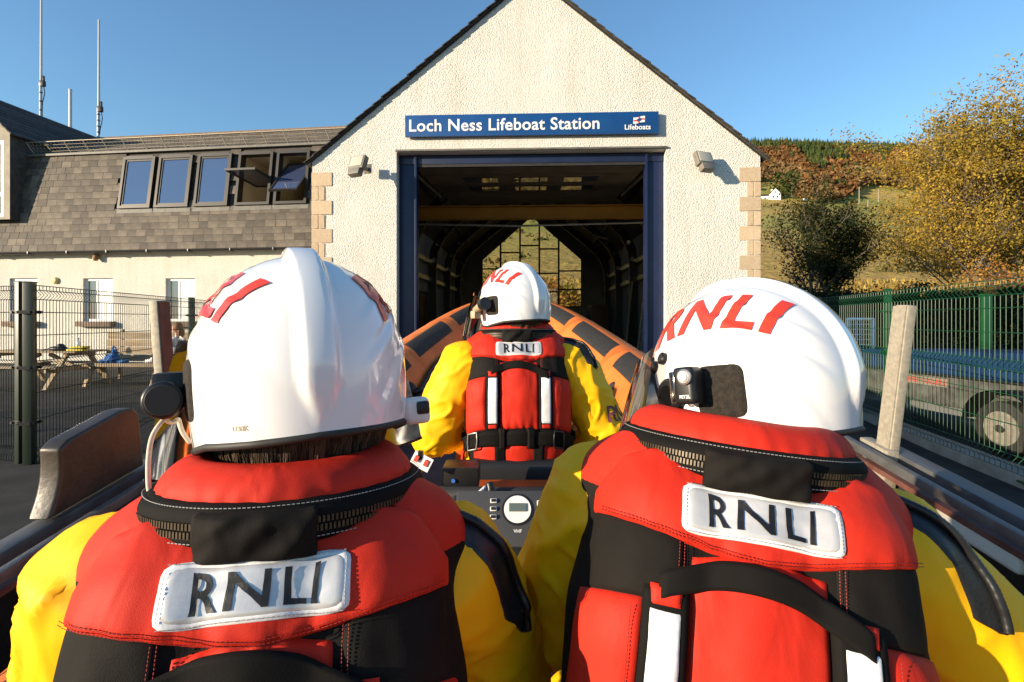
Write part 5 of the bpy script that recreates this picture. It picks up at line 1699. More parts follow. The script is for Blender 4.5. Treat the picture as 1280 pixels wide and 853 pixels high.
# warning label on the inside of the left tube
q = P(527, 577, 1.5)
mb = MB(); mb.bar(bw(-.283, 1.505, -.60), bw(-.268, 1.505, -.385), .014, .014, (0, 1, 0)); mb.build('label_stalk', MAT['black'], cc)
mb = MB(); mb.box(q - BO, (.060, .006, .040), (R(-12), R(26), R(-8))); pl = mb.build('warning_label', MAT['white'], cc)
for dx in (-.014, .014):
    m2 = MB(); m2.box(q - BO + Vector((dx, -.006, .003 - dx * .48)), (.012, .004, .018), (R(-12), R(26), R(-8))); m2.build('label_mark', MAT['redprint'], cc)
# ================================================================ PEOPLE
MAT['yellow'] = weave(M('drysuit_yellow', (.95, .50, .003), (.90, .45, .003), scale=5, rough=.55, spec=.3), 700, .2, .3, 9, (1, 1, .5), .014)
MAT['red'] = M('red_paint', (.62, .035, .02), rough=.4)
MAT['redcloth'] = weave(M('red_nylon', (.56, .026, .011), (.49, .020, .009), scale=9, rough=.62, spec=.22), 1100, .3, .45, 20, (1, 1, .4), .008)
MAT['blackcloth'] = weave(M('black_cordura', (.008, .0068, .006), (.012, .010, .0085), scale=12, rough=.75, spec=.15), 1000, .5, .3, 22, (1, 1, .6), .006)
MAT['webbing'] = weave(M('black_webbing', (.0075, .0066, .006), rough=.75, spec=.12), 900, .3)
MAT['reflect'] = M('reflective_silver', (.62, .61, .60), (.55, .54, .54), scale=14, rough=.32, metal=.35, bump=.25, bscale=30, bdist=.004)
MAT['reflectwhite'] = M('reflective_white', (.80, .80, .80), (.70, .70, .71), scale=60, rough=.4, bump=.3, bscale=110, bdist=.002)
MAT['print'] = M('black_print', (.006, .006, .008), rough=.5)
MAT['skin'] = M('skin', (.52, .28, .19), (.46, .23, .15), scale=30, rough=.5)
MAT['hair'] = M('brown_hair', (.05, .03, .018), (.16, .10, .06), scale=60, rough=.6, bump=.8, bscale=220, bdist=.004, stretch=(3, 3, .5))
MAT['helmet'] = M('helmet_white', (.80, .80, .80), (.745, .74, .73), scale=7, lo=.5, hi=.8, rrough=.04, rough=.16, coat=.8, bump=.012, bscale=25)
MAT['redprint2'] = M('helmet_red', (.66, .045, .022), rough=.35, coat=.3)
MAT['trim'] = M('helmet_trim', (.02, .019, .018), rough=.6)
MAT['velcro'] = M('velcro', (.014, .011, .008), (.03, .023, .016), scale=160, rough=.9, bump=.8, bscale=500, bdist=.003)
MAT['brass'] = M('zip_teeth', (.045, .034, .02), (.08, .06, .035), scale=80, rough=.4, metal=.3)
MAT['visor'] = clearmat('visor_clear', (.66, .60, .56), .03, 1.6, .09)
MAT['cord'] = M('white_cord', (.62, .55, .45), (.5, .42, .33), scale=90, rough=.8)
MAT['glove'] = M('black_glove', (.015, .015, .016), rough=.6, bump=.3, bscale=150)
MAT['purple'] = M('faded_purple', (.16, .045, .05), rough=.6)
MAT['tan'] = M('tan_plastic', (.40, .33, .22), rough=.45)

MAT['stitch'] = M('dark_red_thread', (.22, .012, .008), rough=.7)
MAT['greythread'] = M('grey_thread', (.35, .34, .33), rough=.7)
SEAT = .62

# ---- helmet ------------------------------------------------------
HX, HY_, HZ_, HZL = .1310, .148, .152, .27
def rim_z(az):
    d = abs(((az + 180) % 360) - 180)              # 0 at the back, 180 at the front
    return interp([0, 60, 95, 112, 135, 180], [-.068, -.072, -.086, -.082, .046, .056], d)
def helmet_pt(az, el, off=0.0):
    a, e = R(az), R(el)
    ce, se = math.cos(e), math.sin(e)
    x, y = HX * ce * math.sin(a), -HY_ * ce * math.cos(a)
    z = HZ_ * se if se > 0 else HZL * se
    p = Vector((x, y, z))
    n = Vector((x / HX ** 2, y / HY_ ** 2, z / (HZ_ if se > 0 else HZL) ** 2)).normalized()
    h = off
    # raised spine from brow over the crown to a point at the nape
    q = y - 0
    low = sst(-.062, -.01, z) if y < 0 else 1.0
    w = .0045 + .0140 * low * (1 if y < 0 else lerp(1, .7, sst(0, .14, y)))
    hgt = .0115 * sst(-.068, .015, z) if y < 0 else .013 * (1 - sst(.03, .10, y))
    d = abs(x)
    h += hgt * (1 - sst(w * .70, w * 1.22, d))
    # swept flutes either side
    dd = abs(((az + 180) % 360) - 180)
    for k, (e0, sl, a0, a1, amp) in enumerate(((-14, .62, 20, 108, .0020), (4, .62, 16, 112, .0021), (23, .60, 15, 105, .0016), (43, .45, 24, 95, .0006))):
        f = e0 + sl * (dd - 30)
        m = sst(a0, a0 + 22, dd) * (1 - sst(a1 - 28, a1, dd))
        t = (el - f) / 3.2
        h += amp * m * (math.exp(-t * t) - .75 * math.exp(-((t - 1.5) ** 2) * 1.6))
    return p + n * h
def helmet_mesh():
    mb = MB()
    nu, nv = 168, 64
    def fn(u, v):
        az = u * 360
        zr = rim_z(az)
        er = math.degrees(math.asin(zr / (HZ_ if zr > 0 else HZL)))
        return helmet_pt(az, lerp(89.7, er, v))
    mb.grid(fn, nu, nv, closed_u=True)
    me = mb.mesh('helmet_shell', MAT['helmet'], True)
    return me
HM = helmet_mesh()
HB = Surf(HM)
def on_helmet(c, right, up, x, y, off):
    """project (x, y) of a tangent frame at outside point c back to the shell along the frame's normal"""
    n = right.cross(up)
    o = c + right * x + up * y + n * .1
    hit, nr, _, _ = HB.ray_cast(o, -n)
    if hit is None: hit, nr, _, _ = HB.find_nearest(c + right * x + up * y)
    if nr.dot(hit) < 0: nr = -nr
    return hit + nr * off
HMESH = {}
def helmet_parts(parent, spec):
    """all pieces of one helmet, children of the part «helmet»"""
    def part(name, key, make, mat, smooth=False, **k):
        if key not in HMESH:
            o = make().build(name, mat, parent, smooth=smooth, **k); HMESH[key] = o.data; return o
        return link(name, HMESH[key], parent)
    sh = link('shell', HM, parent)
    def liner():
        mb = MB()
        def fn(u, v):
            az = u * 360; zr = rim_z(az)
            er = math.degrees(math.asin(zr / (HZ_ if zr > 0 else HZL)))
            return helmet_pt(az, lerp(89.7, er, v), 0) * lerp(.90, .965, v)
        mb.grid(fn, 64, 20, closed_u=True); return mb
    part('liner', 'liner', liner, MAT['trim'], True)
    def rim():
        mb = MB(); path = []
        for k in range(120):
            az = k * 3; zr = rim_z(az)
            er = math.degrees(math.asin(zr / (HZ_ if zr > 0 else HZL)))
            path.append(helmet_pt(az, er, -.002) - Vector((0, 0, .0015)))
        mb.tube(path, .0048, 8, closed=True); return mb
    part('rim_trim', 'rim', rim, MAT['trim'], True)
    # lettering on both sides
    for s in (-1, 1):
        def letters(s=s):
            vs, fs, W, H = text_points('RNLI', .08, .0026, .0045, 1.16)
            k = .180 / W
            az, el = 88 * s, 43
            c = helmet_pt(az, el, .0)
            n = Vector((math.sin(R(az)) * math.cos(R(el - 4)), -math.cos(R(az)) * math.cos(R(el - 4)), math.sin(R(el - 4)))).normalized()
            fw = Vector((0, 1, 0)) * (s)                     # reads back-to-front on the right, front-to-back on the left
            right = (fw - n * fw.dot(n)).normalized()
            up = n.cross(right)
            mb = MB()
            sh_ = .16 * (1)
            mb.add([on_helmet(c, right, up, x * k + .28 * y * k, y * k * 1.12, .0019) for x, y in vs], fs)
            return mb
        part('lettering', 'letters%d' % s, letters, MAT['redprint2'])
    # hook-and-loop square by the left ear
    def velcro():
        mb = MB()
        c = helmet_pt(-80, -1.5, 0); n = Vector((-math.sin(R(80)), -math.cos(R(80)), -.02)).normalized()
        right = Vector((-n.y * -1, n.x * -1, 0)).normalized() if False else Vector((0, 0, 1)).cross(n).normalized()
        up = n.cross(right)
        def fn(u, v):
            x, y = 2 * u - 1, 2 * v - 1
            # superellipse square
            r = (abs(x) ** 6 + abs(y) ** 6) ** (1 / 6) if (x or y) else 0
            m = max(abs(x), abs(y))
            k = (m / r) if r > 1e-6 else 1
            return on_helmet(c, right, up, x * k * .033, y * k * .036 - .004, .0026 * (1 - m ** 20) - .0004)
        mb.grid(fn, 18, 18); return mb
    part('velcro_patch', 'velcro', velcro, MAT['velcro'], True)
    # ear pod, visor screws
    def pod():
        mb = MB()
        c = helmet_pt(-110, -3, 0); n = Vector((c.x, c.y, 0)).normalized()
        mb.tube([c - n * .01, c + n * .006, c + n * .011, c + n * .011, c + n * .008], [.026, .026, .022, .016, .014], 24); return mb
    part('ear_pod', 'pod', pod, MAT['black'], False, auto=35)
    for az, el in ((-118, 16), (-128, 12), (118, 16)):
        def screw(az=az, el=el):
            mb = MB(); c = helmet_pt(az, el); n = c.normalized()
            mb.tube([c - n * .004, c + n * .005, c + n * .007], [.0095, .0095, .007], 16); return mb
        part('visor_screw', 'screw%d%d' % (az, el), screw, MAT['black'], False, auto=35)
    def visor():
        mb = MB()
        def fn(u, v):
            az = lerp(-112, -248, u)
            el = lerp(22, -46, v)
            bulge = .026 + .040 * v
            a = R(az); r = HX * 1.02 + bulge; ry = HY_ * 1.02 + bulge + .012 * v
            edge = abs(2 * u - 1) ** 3
            z = lerp(.035, -.150, v) + .025 * edge * (1 - v) - .0 + .03 * edge * v
            k = math.cos(R(lerp(20, -8, v)))
            return Vector((r * k * math.sin(a), -ry * k * math.cos(a), z))
        mb.grid(fn, 40, 18); return mb
    part('visor', 'visor', visor, MAT['visor'], True)
    def vtrim():
        mb = MB()
        mb.tube([Vector(((HX * 1.02 + .066) * math.cos(R(8)) * math.sin(R(lerp(-112, -248, u / 40))), -(HY_ * 1.02 + .078) * math.cos(R(8)) * math.cos(R(lerp(-112, -248, u / 40))), -.15 + .03 * abs(u / 20 - 1) ** 3)) for u in range(41)], .0022, 6)
        return mb
    part('visor_edge', 'vtrim', vtrim, MAT['clear'], True)
    # tiny print at the nape
    def nape():
        vs, fs, W, H = text_points('1730K', .008, .0002)
        k = .019 / W
        c = helmet_pt(-36, -11.5); n = Vector((c.x, c.y, 0)).normalized(); right = Vector((0, 0, 1)).cross(n).normalized(); up = n.cross(right)
        mb = MB(); mb.add([on_helmet(c, right, up, x * k, y * k, .0004) for x, y in vs], fs); return mb
    if spec == 'torch_round': part('serial_print', 'nape', nape, MAT['tan'])
    # torches
    c = helmet_pt(-91, -1.5); n = Vector((c.x, c.y, 0)).normalized(); fw = Vector((0, 0, 1)).cross(n).normalized(); up = Vector((0, 0, 1))
    fr = Matrix((fw, n, up)).transposed()               # x forward-ish/back, y outwards, z up
    def bx(mb, x, y, z, d): mb.box(c + fr @ Vector((x, y, z)), d, fr)
    if spec == 'torch_square':
        # small square lamp, lens towards the back
        mb = MB(); bx(mb, .006, .021, .004, (.014, .030, .046)); mb.build('torch_mount', MAT['black'], parent, bevel=.004)
        mb = MB(); bx(mb, -.001, .024, .006, (.030, .028, .050)); mb.build('torch_body', MAT['black'], parent, bevel=.007, seg=3)
        mb = MB(); q = c + fr @ Vector((.004, .039, .017)); mb.tube([q, q + n * .003, q + n * .0045], [.0105, .0105, .008], 20); mb.build('torch_bezel', MAT['steel'], parent)
        mb = MB(); mb.ball(q + n * .003, (.0075, .0075, .0075), 14, 8); mb.build('torch_lens', MAT['reflectwhite'], parent, smooth=True)
        vs, fs, W, H = text_points('PETZL', .008, .0002); k = .016 / W
        r2 = Vector((0, 0, 1)).cross(n).normalized()
        mb = MB(); mb.add([c + fr @ Vector((.001, 0, -.009)) + n * .0385 + r2 * (x * k) + up * (y * k) for x, y in vs], fs); mb.build('lettering', MAT['white'], parent)
        mb = MB(); bx(mb, -.020, .022, .004, (.010, .024, .044)); mb.build('torch_shell', MAT['visor'], parent, bevel=.003)
        mb = MB(); q = c + fr @ Vector((0.0, .012, -.030)); mb.tube(catmull([q, q + Vector((.006, -.008, -.010)), q + Vector((-.004, -.006, -.018)), q + Vector((.010, -.004, -.026))], 6), .0016, 6); mb.build('lanyard', MAT['cord'], parent, smooth=True)
    elif spec == 'torch_round':
        mb = MB(); bx(mb, .006, .014, -.002, (.040, .034, .042)); mb.build('torch_mount', MAT['black'], parent, bevel=.006)
        bdir = (fr @ Vector((1, 0, 0)))
        if bdir.y > 0: bdir = -bdir
        q = c + fr @ Vector((0, .018, -.012)) - bdir * .0
        mb = MB(); mb.tube([q, q + bdir * .022, q + bdir * .026, q + bdir * .040, q + bdir * .044], [.015, .016, .020, .0215, .019], 28); mb.build('torch_body', MAT['black'], parent, bevel=.002)
        mb = MB(); mb.tube([q + bdir * .0435, q + bdir * .0455], [.0175, .0165], 24); mb.build('torch_cap', MAT['trim'], parent)
        e0 = q + bdir * .03 + Vector((0, 0, -.020))
        mb = MB(); mb.tube(catmull([e0, e0 + Vector((-.012, -.004, -.02)), e0 + Vector((-.016, -.006, -.055)), e0 + Vector((-.012, -.012, -.085)), e0 + Vector((.01, -.02, -.100))], 7), .0026, 8); mb.build('lanyard', MAT['cord'], parent, smooth=True)
        e1 = c + fr @ Vector((-.02, .01, -.038))
        mb = MB(); mb.tube(catmull([e0, e0.lerp(e1, .5) + Vector((0, -.012, -.004)), e1], 7), .0024, 8); mb.tube(catmull([e1, e1 + Vector((.004, -.006, -.015)), e1 + Vector((.012, -.006, -.03))], 5), .003, 6); mb.build('lanyard', MAT['cord'], parent, smooth=True)
    else:
        bdir = (fr @ Vector((1, 0, 0)))
        if bdir.y > 0: bdir = -bdir
        q = c + fr @ Vector((0, .03, -.004)) - bdir * .03
        mb = MB(); mb.tube([q - Vector((0, 0, .014)), q + bdir * .05 + Vector((0, 0, .004)), q + bdir * .062 + Vector((0, 0, .006))], [.013, .016, .020], 16); mb.build('torch_body', MAT['tan'], parent, smooth=True)
        mb = MB(); mb.tube([q + bdir * .045 + Vector((0, 0, .003)), q + bdir * .07 + Vector((0, 0, .007))], [.021, .024], 16); mb.build('torch_bezel', MAT['black'], parent)
        mb = MB(); mb.box(q + Vector((0, 0, -.030)), (.03, .03, .03)); mb.build('torch_clamp', MAT['tan'], parent, bevel=.006)
        mb = MB(); bx(mb, .01, .014, -.004, (.03, .03, .03)); mb.build('torch_mount', MAT['black'], parent, bevel=.006)
    # white strobe on the right ear
    if spec == 'torch_round':
        c2 = helmet_pt(80, -14); n2 = Vector((c2.x, c2.y, 0)).normalized()
        t2 = Vector((0, 0, 1)).cross(n2).normalized(); f2 = Matrix((t2, n2, Vector((0, 0, 1)))).transposed()
        mb = MB(); mb.box(c2 + f2 @ Vector((0, .016, 0)), (.036, .036, .036), f2); mb.build('strobe_body', MAT['pvc'], parent, bevel=.009, seg=3)
        mb = MB(); mb.box(c2 + f2 @ Vector((-.002, .024, .004)), (.038, .018, .018), f2); mb.build('strobe_window', MAT['black'], parent, bevel=.004)

# ---- body ---------------------------------------------------------
def capsule(mb, pts, rs, n=14):
    pts = [Vector(p) for p in pts]
    mb.tube(pts, rs, n)
    for p, r in zip(pts, rs): mb.ball(p, r, 14, 9)
def hand(parent, wrist, d, s, loc):
    """gloved hand closed round a bar: palm, four fingers of different length, thumb"""
    mb = MB()
    d = d.normalized(); side = d.cross(Vector((0, 0, 1))).normalized() * s
    dn = side.cross(d) * (1 if side.cross(d).z < 0 else -1)
    p = wrist
    mb.ball(p + d * .05, (.042, .045, .03), 14, 10)
    capsule(mb, [p - d * .03, p + d * .03], [.034, .033])
    for k, (o, L) in enumerate(((-.033, .068), (-.011, .078), (.011, .074), (.033, .058))):
        a = p + d * .085 + side * o
        b = a + d * L * .45 + dn * .004
        c = b + d * L * .15 + dn * L * .42
        e = c - d * L * .30 + dn * L * .18
        capsule(mb, [a - d * .02, a, b, c, e], [.0105, .0105, .010, .0095, .0085], 10)
    t0 = p + d * .03 - side * .036
    capsule(mb, [t0, t0 - side * .022 + d * .03 + dn * .012, t0 - side * .012 + d * .05 + dn * .035], [.013, .012, .010], 10)
    me = remeshed(mb, .0042, 3, 'glove')
    me.materials.append(MAT['glove'])
    me.polygons.foreach_set('use_smooth', [True] * len(me.polygons))
    o = link('glove', me, parent); o.location = loc
    return o

def person(label, N, yaw, lean, roll, hc, hyaw, hpitch, hroll, arms, spec, seed, bulk=1.0, group=None):
    N = Vector(N); hc = Vector(hc)
    rot = Matrix.Rotation(R(yaw), 4, 'Z') @ Matrix.Rotation(R(roll), 4, 'Y') @ Matrix.Rotation(R(-lean), 4, 'X')
    Mw = Matrix.Translation(N) @ rot
    E = empty('person', Mw @ Vector((0, 0, -SEAT)), rot.to_euler())
    tag(E, label, 'person', group)
    S = Vector((0, 0, SEAT))
    inv = Mw.inverted()
    hl = inv @ hc                                    # helmet centre in body coordinates
    rr = random.Random(seed)
    # --- body: one continuous surface
    mb = MB()
    for s in (-1, 1):
        capsule(mb, [(s * .075, .02, -.56), (s * .07, .01, -.40), (s * .075, .0, -.24), (s * .085, .01, -.13)], [.135, .115, .115, .095])
        sh, el, wr = [Vector(a) for a in arms[0 if s < 0 else 1]]
        capsule(mb, [(s * .09, .015, -.10), tuple(sh)], [.085, .088])
        m1 = sh.lerp(el, .5) + Vector((s * .006, 0, 0))
        capsule(mb, [tuple(sh), tuple(m1), tuple(el), tuple(el.lerp(wr, .45)), tuple(wr)], [.090 * bulk, .086 * bulk, .078 * bulk, .064 * bulk, .046])
        hip, kn, an = Vector((s * .10, .06, -.60)), Vector((s * .17, .46, -.66)), Vector((s * .16, .44, -1.02))
        capsule(mb, [tuple(hip), tuple(hip.lerp(kn, .5)), tuple(kn), tuple(kn.lerp(an, .45)), tuple(an)], [.12, .105, .085, .078, .062])
        capsule(mb, [tuple(an), (an.x, an.y + .04, an.z - .06), (an.x + s * .01, an.y + .17, an.z - .075)], [.06, .055, .045])
    capsule(mb, [(0, .015, -.08), (0, .03, .0), tuple(hl * .55)], [.09, .062, .058])
    mb.ball(hl + Vector((0, .0, -.005)), (.075, .095, .105), 18, 12)
    yawr = Matrix.Rotation(R(hyaw - yaw), 3, 'Z')
    mb.ball(hl + yawr @ Vector((0, .045, -.075)), (.05, .055, .045), 12, 8)          # jaw
    mb.ball(hl + yawr @ Vector((0, .10, -.03)), (.013, .02, .02), 10, 8)            # nose
    me = remeshed(mb, .0072, 11, 'body')
    for m_ in ('yellow', 'skin', 'blackcloth'): me.materials.append(MAT[m_])
    nor = [v.normal.copy() for v in me.vertices]
    els = [Vector(arms[0][1]), Vector(arms[1][1])]
    shs = [Vector(arms[0][0]), Vector(arms[1][0])]
    for v, n in zip(me.vertices, nor):
        p = v.co
        if p.z < .02 and p.z > -.98:
            amt = .009
            w = p * 7 + Vector((seed * 3.1, seed * 1.7, 0))
            r1 = 1 - .9 * abs(noise.noise(w + Vector((0, 0, 0)) + Vector((noise.noise(p * 4) * 1.2, 0, 0)))) * 2
            r2 = noise.noise(p * 16 + Vector((seed, 4, 9)))
            near = max(math.exp(-((p - e).length / .12) ** 2) for e in els + shs)
            fold = 0.0
            for sh_, el_, wr_ in arms:
                for a_, b_ in ((Vector(sh_), Vector(el_)), (Vector(el_), Vector(wr_))):
                    ax = (b_ - a_); L_ = ax.length; ax /= L_
                    t_ = (p - a_).dot(ax)
                    if -.06 < t_ < L_ + .06:
                        pr = (p - a_) - ax * t_
                        if pr.length < .14:
                            q_ = ax.orthogonal(); q2_ = ax.cross(q_)
                            ang_ = math.atan2(pr.dot(q2_), pr.dot(q_))
                            nn = noise.noise(Vector((t_ * 15 + 1.1 * math.sin(ang_ + seed), 1.3 * math.cos(ang_), 1.3 * math.sin(ang_) + seed)))
                            rg = max(0, 1 - 2.6 * abs(nn)) ** 1.5
                            msk = .35 + .65 * max(0, math.cos(ang_ - 1.2 + seed))
                            fold = max(fold, rg * msk)
            v.co = p + n * (.0085 * fold + amt * (.8 * r1 ** 3 - .25) * (.7 + 1.0 * near) + .004 * r2)
    me.update()
    hz0 = min(hl.z - .10, .05)
    mi = []
    for f in me.polygons:
        c = f.center
        if c.z > -.005 and abs(c.x) < .14: mi.append(2 if c.z < .03 else 1)
        elif c.z < -.93: mi.append(2)
        else: mi.append(0)
    me.polygons.foreach_set('material_index', mi)
    me.polygons.foreach_set('use_smooth', [True] * len(me.polygons))
    body = link('body', me, E); body.location = S
    BB = Surf(me)
    # --- hair at the nape
    hb = MB()
    yr = Matrix.Rotation(R(hyaw - yaw), 3, 'Z')
    def hfn(u, v):
        az = R(lerp(-115, 115, u)); z = lerp(-.050, -.135, v)
        r = lerp(1.0, .80, v ** 1.3) * (1 + .02 * math.sin(u * 90) + .03 * noise.noise(Vector((u * 40, v * 3, seed))))
        return hl + yr @ Vector((.106 * r * math.sin(az), -.124 * r * math.cos(az), z))
    hb.grid(hfn, 90, 12)
    for k_ in range(620):
        u_ = rr.random(); pts_ = []
        l_ = rr.uniform(.75, 1.06)
        for j_ in range(5):
            q_ = hfn(min(1, max(0, u_ + .012 * math.sin(j_ + k_) * j_ / 4)), j_ / 4 * l_)
            c_ = hl.copy(); c_.z = q_.z
            pts_.append(q_ + (q_ - c_).normalized() * rr.uniform(.0006, .0035) + Vector((0, 0, rr.uniform(-.002, .002))))
        hb.tube(pts_, [.0009, .0009, .0008, .0006, .0003], 3, caps=False)
    o = hb.build('hair', MAT['hair'], E, smooth=True); o.location = S
    # --- gloves
    for i, s in enumerate((-1, 1)):
        sh, el, wr = [Vector(a) for a in arms[i]]
        hand(E, wr + (wr - el).normalized() * .02, (wr - el), s, S)
        m2 = MB(); d = (wr - el).normalized(); m2.tube([wr - d * .05, wr - d * .02, wr + d * .02], [.050, .048, .044], 14); o = m2.build('cuff', MAT['blackcloth'], E, smooth=True); o.location = S
    # --- lifejacket
    LJ = empty('lifejacket', S, (0, 0, 0), E)
    sb = MB()
    for s in (-1, 1):
        capsule(sb, [(s * .085, -.028, -.115), (s * .088, -.045, -.22), (s * .085, -.045, -.34), (s * .082, -.035, -.455)], [.105, .118, .115, .105])
        capsule(sb, [(s * .085, .07, -.12), (s * .085, .08, -.44)], [.10, .11])
        capsule(sb, [(s * .10, -.01, -.06), (s * .135, .01, -.085)], [.078, .080])
        capsule(sb, [(s * .10, .06, -.06), (s * .12, .06, -.10)], [.075, .08])
    capsule(sb, [(0, -.045, -.13), (0, -.062, -.22), (0, -.062, -.34), (0, -.052, -.455)], [.098, .108, .106, .096])
    sb.ball((0, -.02, -.07), (.11, .10, .07), 16, 10)
    sme = remeshed(sb, .0085, 14, 'jacket')
    sme.materials.append(MAT['blackcloth']); sme.materials.append(MAT['redcloth'])
    sme.polygons.foreach_set('material_index', [1 if (f.center.z > -.075 or f.center.y > .10) else 0 for f in sme.polygons])
    sme.polygons.foreach_set('use_smooth', [True] * len(sme.polygons))
    link('jacket_shell', sme, LJ)
    JB = Surf(sme)
    AL = R(24)
    dr = Vector((0, math.cos(AL), -math.sin(AL)))
    def onj(x, z, off):
        o = Vector((x, -.13, z)) - dr * .6
        hit, n, _, _ = JB.ray_cast(o, dr, 1.0)
        if hit is None: hit, n, _, _ = JB.find_nearest(Vector((x, -.10, z)))
        if n.y > .5 and n.z < 0: n = -n
        return hit + n * off
    def panel(name, xl, xr, zt, zb, puff, mat, nu=24, nv=24, base=.0015, pleat=0.0, pf=150, edge=6, under=-.004, wr=.0022):
        f = lambda q: q if callable(q) else (lambda t: q)
        XLf, XRf, ZTf, ZBf = f(xl), f(xr), f(zt), f(zb)
        mb = MB()
        sd_ = rr.uniform(0, 50)
        def fn(u, v):
            a, b = 2 * u - 1, 2 * v - 1
            x = lerp(XLf(v), XRf(v), u); z = lerp(ZTf(u), ZBf(u), v)
            k = (1 - abs(a) ** edge) * (1 - abs(b) ** edge)
            m = max(abs(a), abs(b))
            h = base + puff * k + wr * k * noise.noise(Vector((x * 30, z * 22, sd_)))
            if pleat: h += pleat * (math.sin(x * pf + 3 * noise.noise(Vector((x * 20, z * 25, sd_)))) ) * (abs(b) ** 4) * (1 - abs(a) ** 8) * .6
            if m > .995: h = under
            return onj(x, z, h)
        mb.grid(fn, nu, nv)
        return mb.build(name, mat, LJ, smooth=True)
    # yoke under the collar
    panel('yoke', lambda t: -lerp(.150, .182, min(1, t * 1.6)), lambda t: lerp(.150, .182, min(1, t * 1.6)), lambda s: .030 - .03 * abs(2 * s - 1) ** 2, lambda s: -.118 + .040 * abs(2 * s - 1) ** 1.3, .010, MAT['redcloth'], 60, 26, pleat=.0036, pf=210, edge=14)
    # black shoulder panels
    for s in (-1, 1):
        i, o_ = s * .074, s * .178
        a, b = (o_, i) if s < 0 else (i, o_)
        za = (lambda q: lerp(-.070, -.098, q)) if s < 0 else (lambda q: lerp(-.098, -.070, q))
        panel('shoulder_panel', a, b, za, -.172, .004, MAT['blackcloth'], 22, 20)
        a, b = (s * .188, s * .112) if s < 0 else (s * .112, s * .188)
        panel('side_panel', a, b, -.168, -.362, .010, MAT['redcloth'], 16, 40, pleat=.001)
        # webbing edge with reflective tape
        c = s * .093
        panel('tape_backing', c - .026, c + .026, -.150, -.365, .005, MAT['webbing'], 10, 30, base=.008, edge=12, wr=.001)
        panel('reflective_tape', c - .0165, c + .0165, -.176, -.340, .003, MAT['reflectwhite'], 8, 30, base=.0125, edge=20, wr=.001, under=.010)
        panel('red_tab', c - .0155, c + .0155, -.152, -.176, .002, MAT['redcloth'], 8, 6, base=.0128, edge=20, wr=0, under=.010)
        panel('red_tab', c - .0155, c + .0155, -.340, -.355, .002, MAT['redcloth'], 8, 6, base=.0128, edge=20, wr=0, under=.010)
    panel('back_panel', -.070, .070, lambda s: -.108 - .006 * math.cos(2 * math.pi * s), -.362, .010, MAT['redcloth'], 30, 50, pleat=.0034, pf=230, edge=9)
    panel('hem_panel', -.165, .165, -.405, -.492, .014, MAT['redcloth'], 40, 18, pleat=.002)
    for s in (-1, 1): panel('thigh_strap', s * .066 - .022, s * .066 + .022, -.40, -.50, .003, MAT['webbing'], 8, 12, base=.017, edge=16, wr=.001, under=.012)
    # belt with buckles
    panel('belt', -.215, .215, -.358, -.414, .004, MAT['webbing'], 50, 8, base=.019, edge=16, wr=.0015, under=.006)
    for x in (-.150, .128):
        m2 = MB(); c = onj(x, -.386, .028); c2 = onj(x + .004, -.386, .028)
        m2.tube([onj(x + dx * .8, -.386 + dz * .92, .0255) for dx, dz in ((-.016, -.029), (.016, -.029), (.018, 0), (.016, .029), (-.016, .029), (-.018, 0))], .0034, 8, closed=True)
        m2.build('buckle', MAT['steel'] if x < 0 else MAT['black'], LJ, smooth=True)
    for x in (-.06, .035): panel('belt_keeper', x - .014, x + .014, -.352, -.420, .003, MAT['blackcloth'], 8, 10, base=.026, edge=16, wr=0, under=.018)
    # lifting strop sewn across the shoulders
    zc = lambda u: -.156 + .036 * math.sin(math.pi * u) ** .8 - .020 * u
    panel('lifting_strop', -.100, .104, lambda s: zc(s) + .0155, lambda s: zc(s) - .0155, .0006, MAT['webbing'], 44, 10, base=.0168, edge=30, wr=.0012, under=.0130)
    # rows of stitching along the seams
    st = MB()
    def stitch(fn, n, r=.00052):
        for k_ in range(n):
            a_, b_ = fn((k_ + .12) / n), fn((k_ + .72) / n)
            st.tube([a_, b_], r, 4)
    yb = lambda s_: -.118 + .040 * abs(2 * s_ - 1) ** 1.3
    for dz_ in (.006, .0095):
        stitch(lambda t: onj(lerp(-.164, .164, t), yb(.5 + .5 * lerp(-.164, .164, t) / .182) + dz_, .0135), 95)
    for s in (-1, 1):
        for dx_ in (.004, -.004):
            stitch(lambda t: onj(s * .074 + s * .006 + dx_ * .6, lerp(-.102, -.165, t), .0075), 18)
        stitch(lambda t: onj(s * .125, lerp(-.18, -.355, t), .0125), 46)
    tag(st.build('stitching', MAT['stitch'], LJ), kind='stuff')
    # RNLI label: silver, with a raised border
    lw, lh, lz = .083, .0285, -.064
    def rounded(name, hw_, hh, off, mat, nu=30, nv=12, under=None, xoff=0.0):
        mb = MB()
        def fn(u, v):
            x, y = 2 * u - 1, 2 * v - 1
            if abs(x) < .995: x *= .985 / (1 - 2 / nu)
            if abs(y) < .995: y *= .97 / (1 - 2 / nv)
            m = max(abs(x), abs(y)); r = (abs(x) ** 9 + abs(y) ** 9) ** (1 / 9) if m > 0 else 1
            k = m / r if m > 0 else 1
            h = off + .0012 * noise.noise(Vector((x * 5, y * 2.5, seed)))
            if m > .995 and under is not None: h = under
            return onj(xoff + x * k * hw_, lz + y * k * hh, h)
        mb.grid(fn, nu, nv); return mb.build(name, mat, LJ, smooth=True)
    rounded('label', lw, lh, .0142, MAT['reflectwhite'], under=.0100)
    rounded('label_face', lw - .0055, lh - .0055, .0150, MAT['reflect'], under=.0140)
    st = MB()
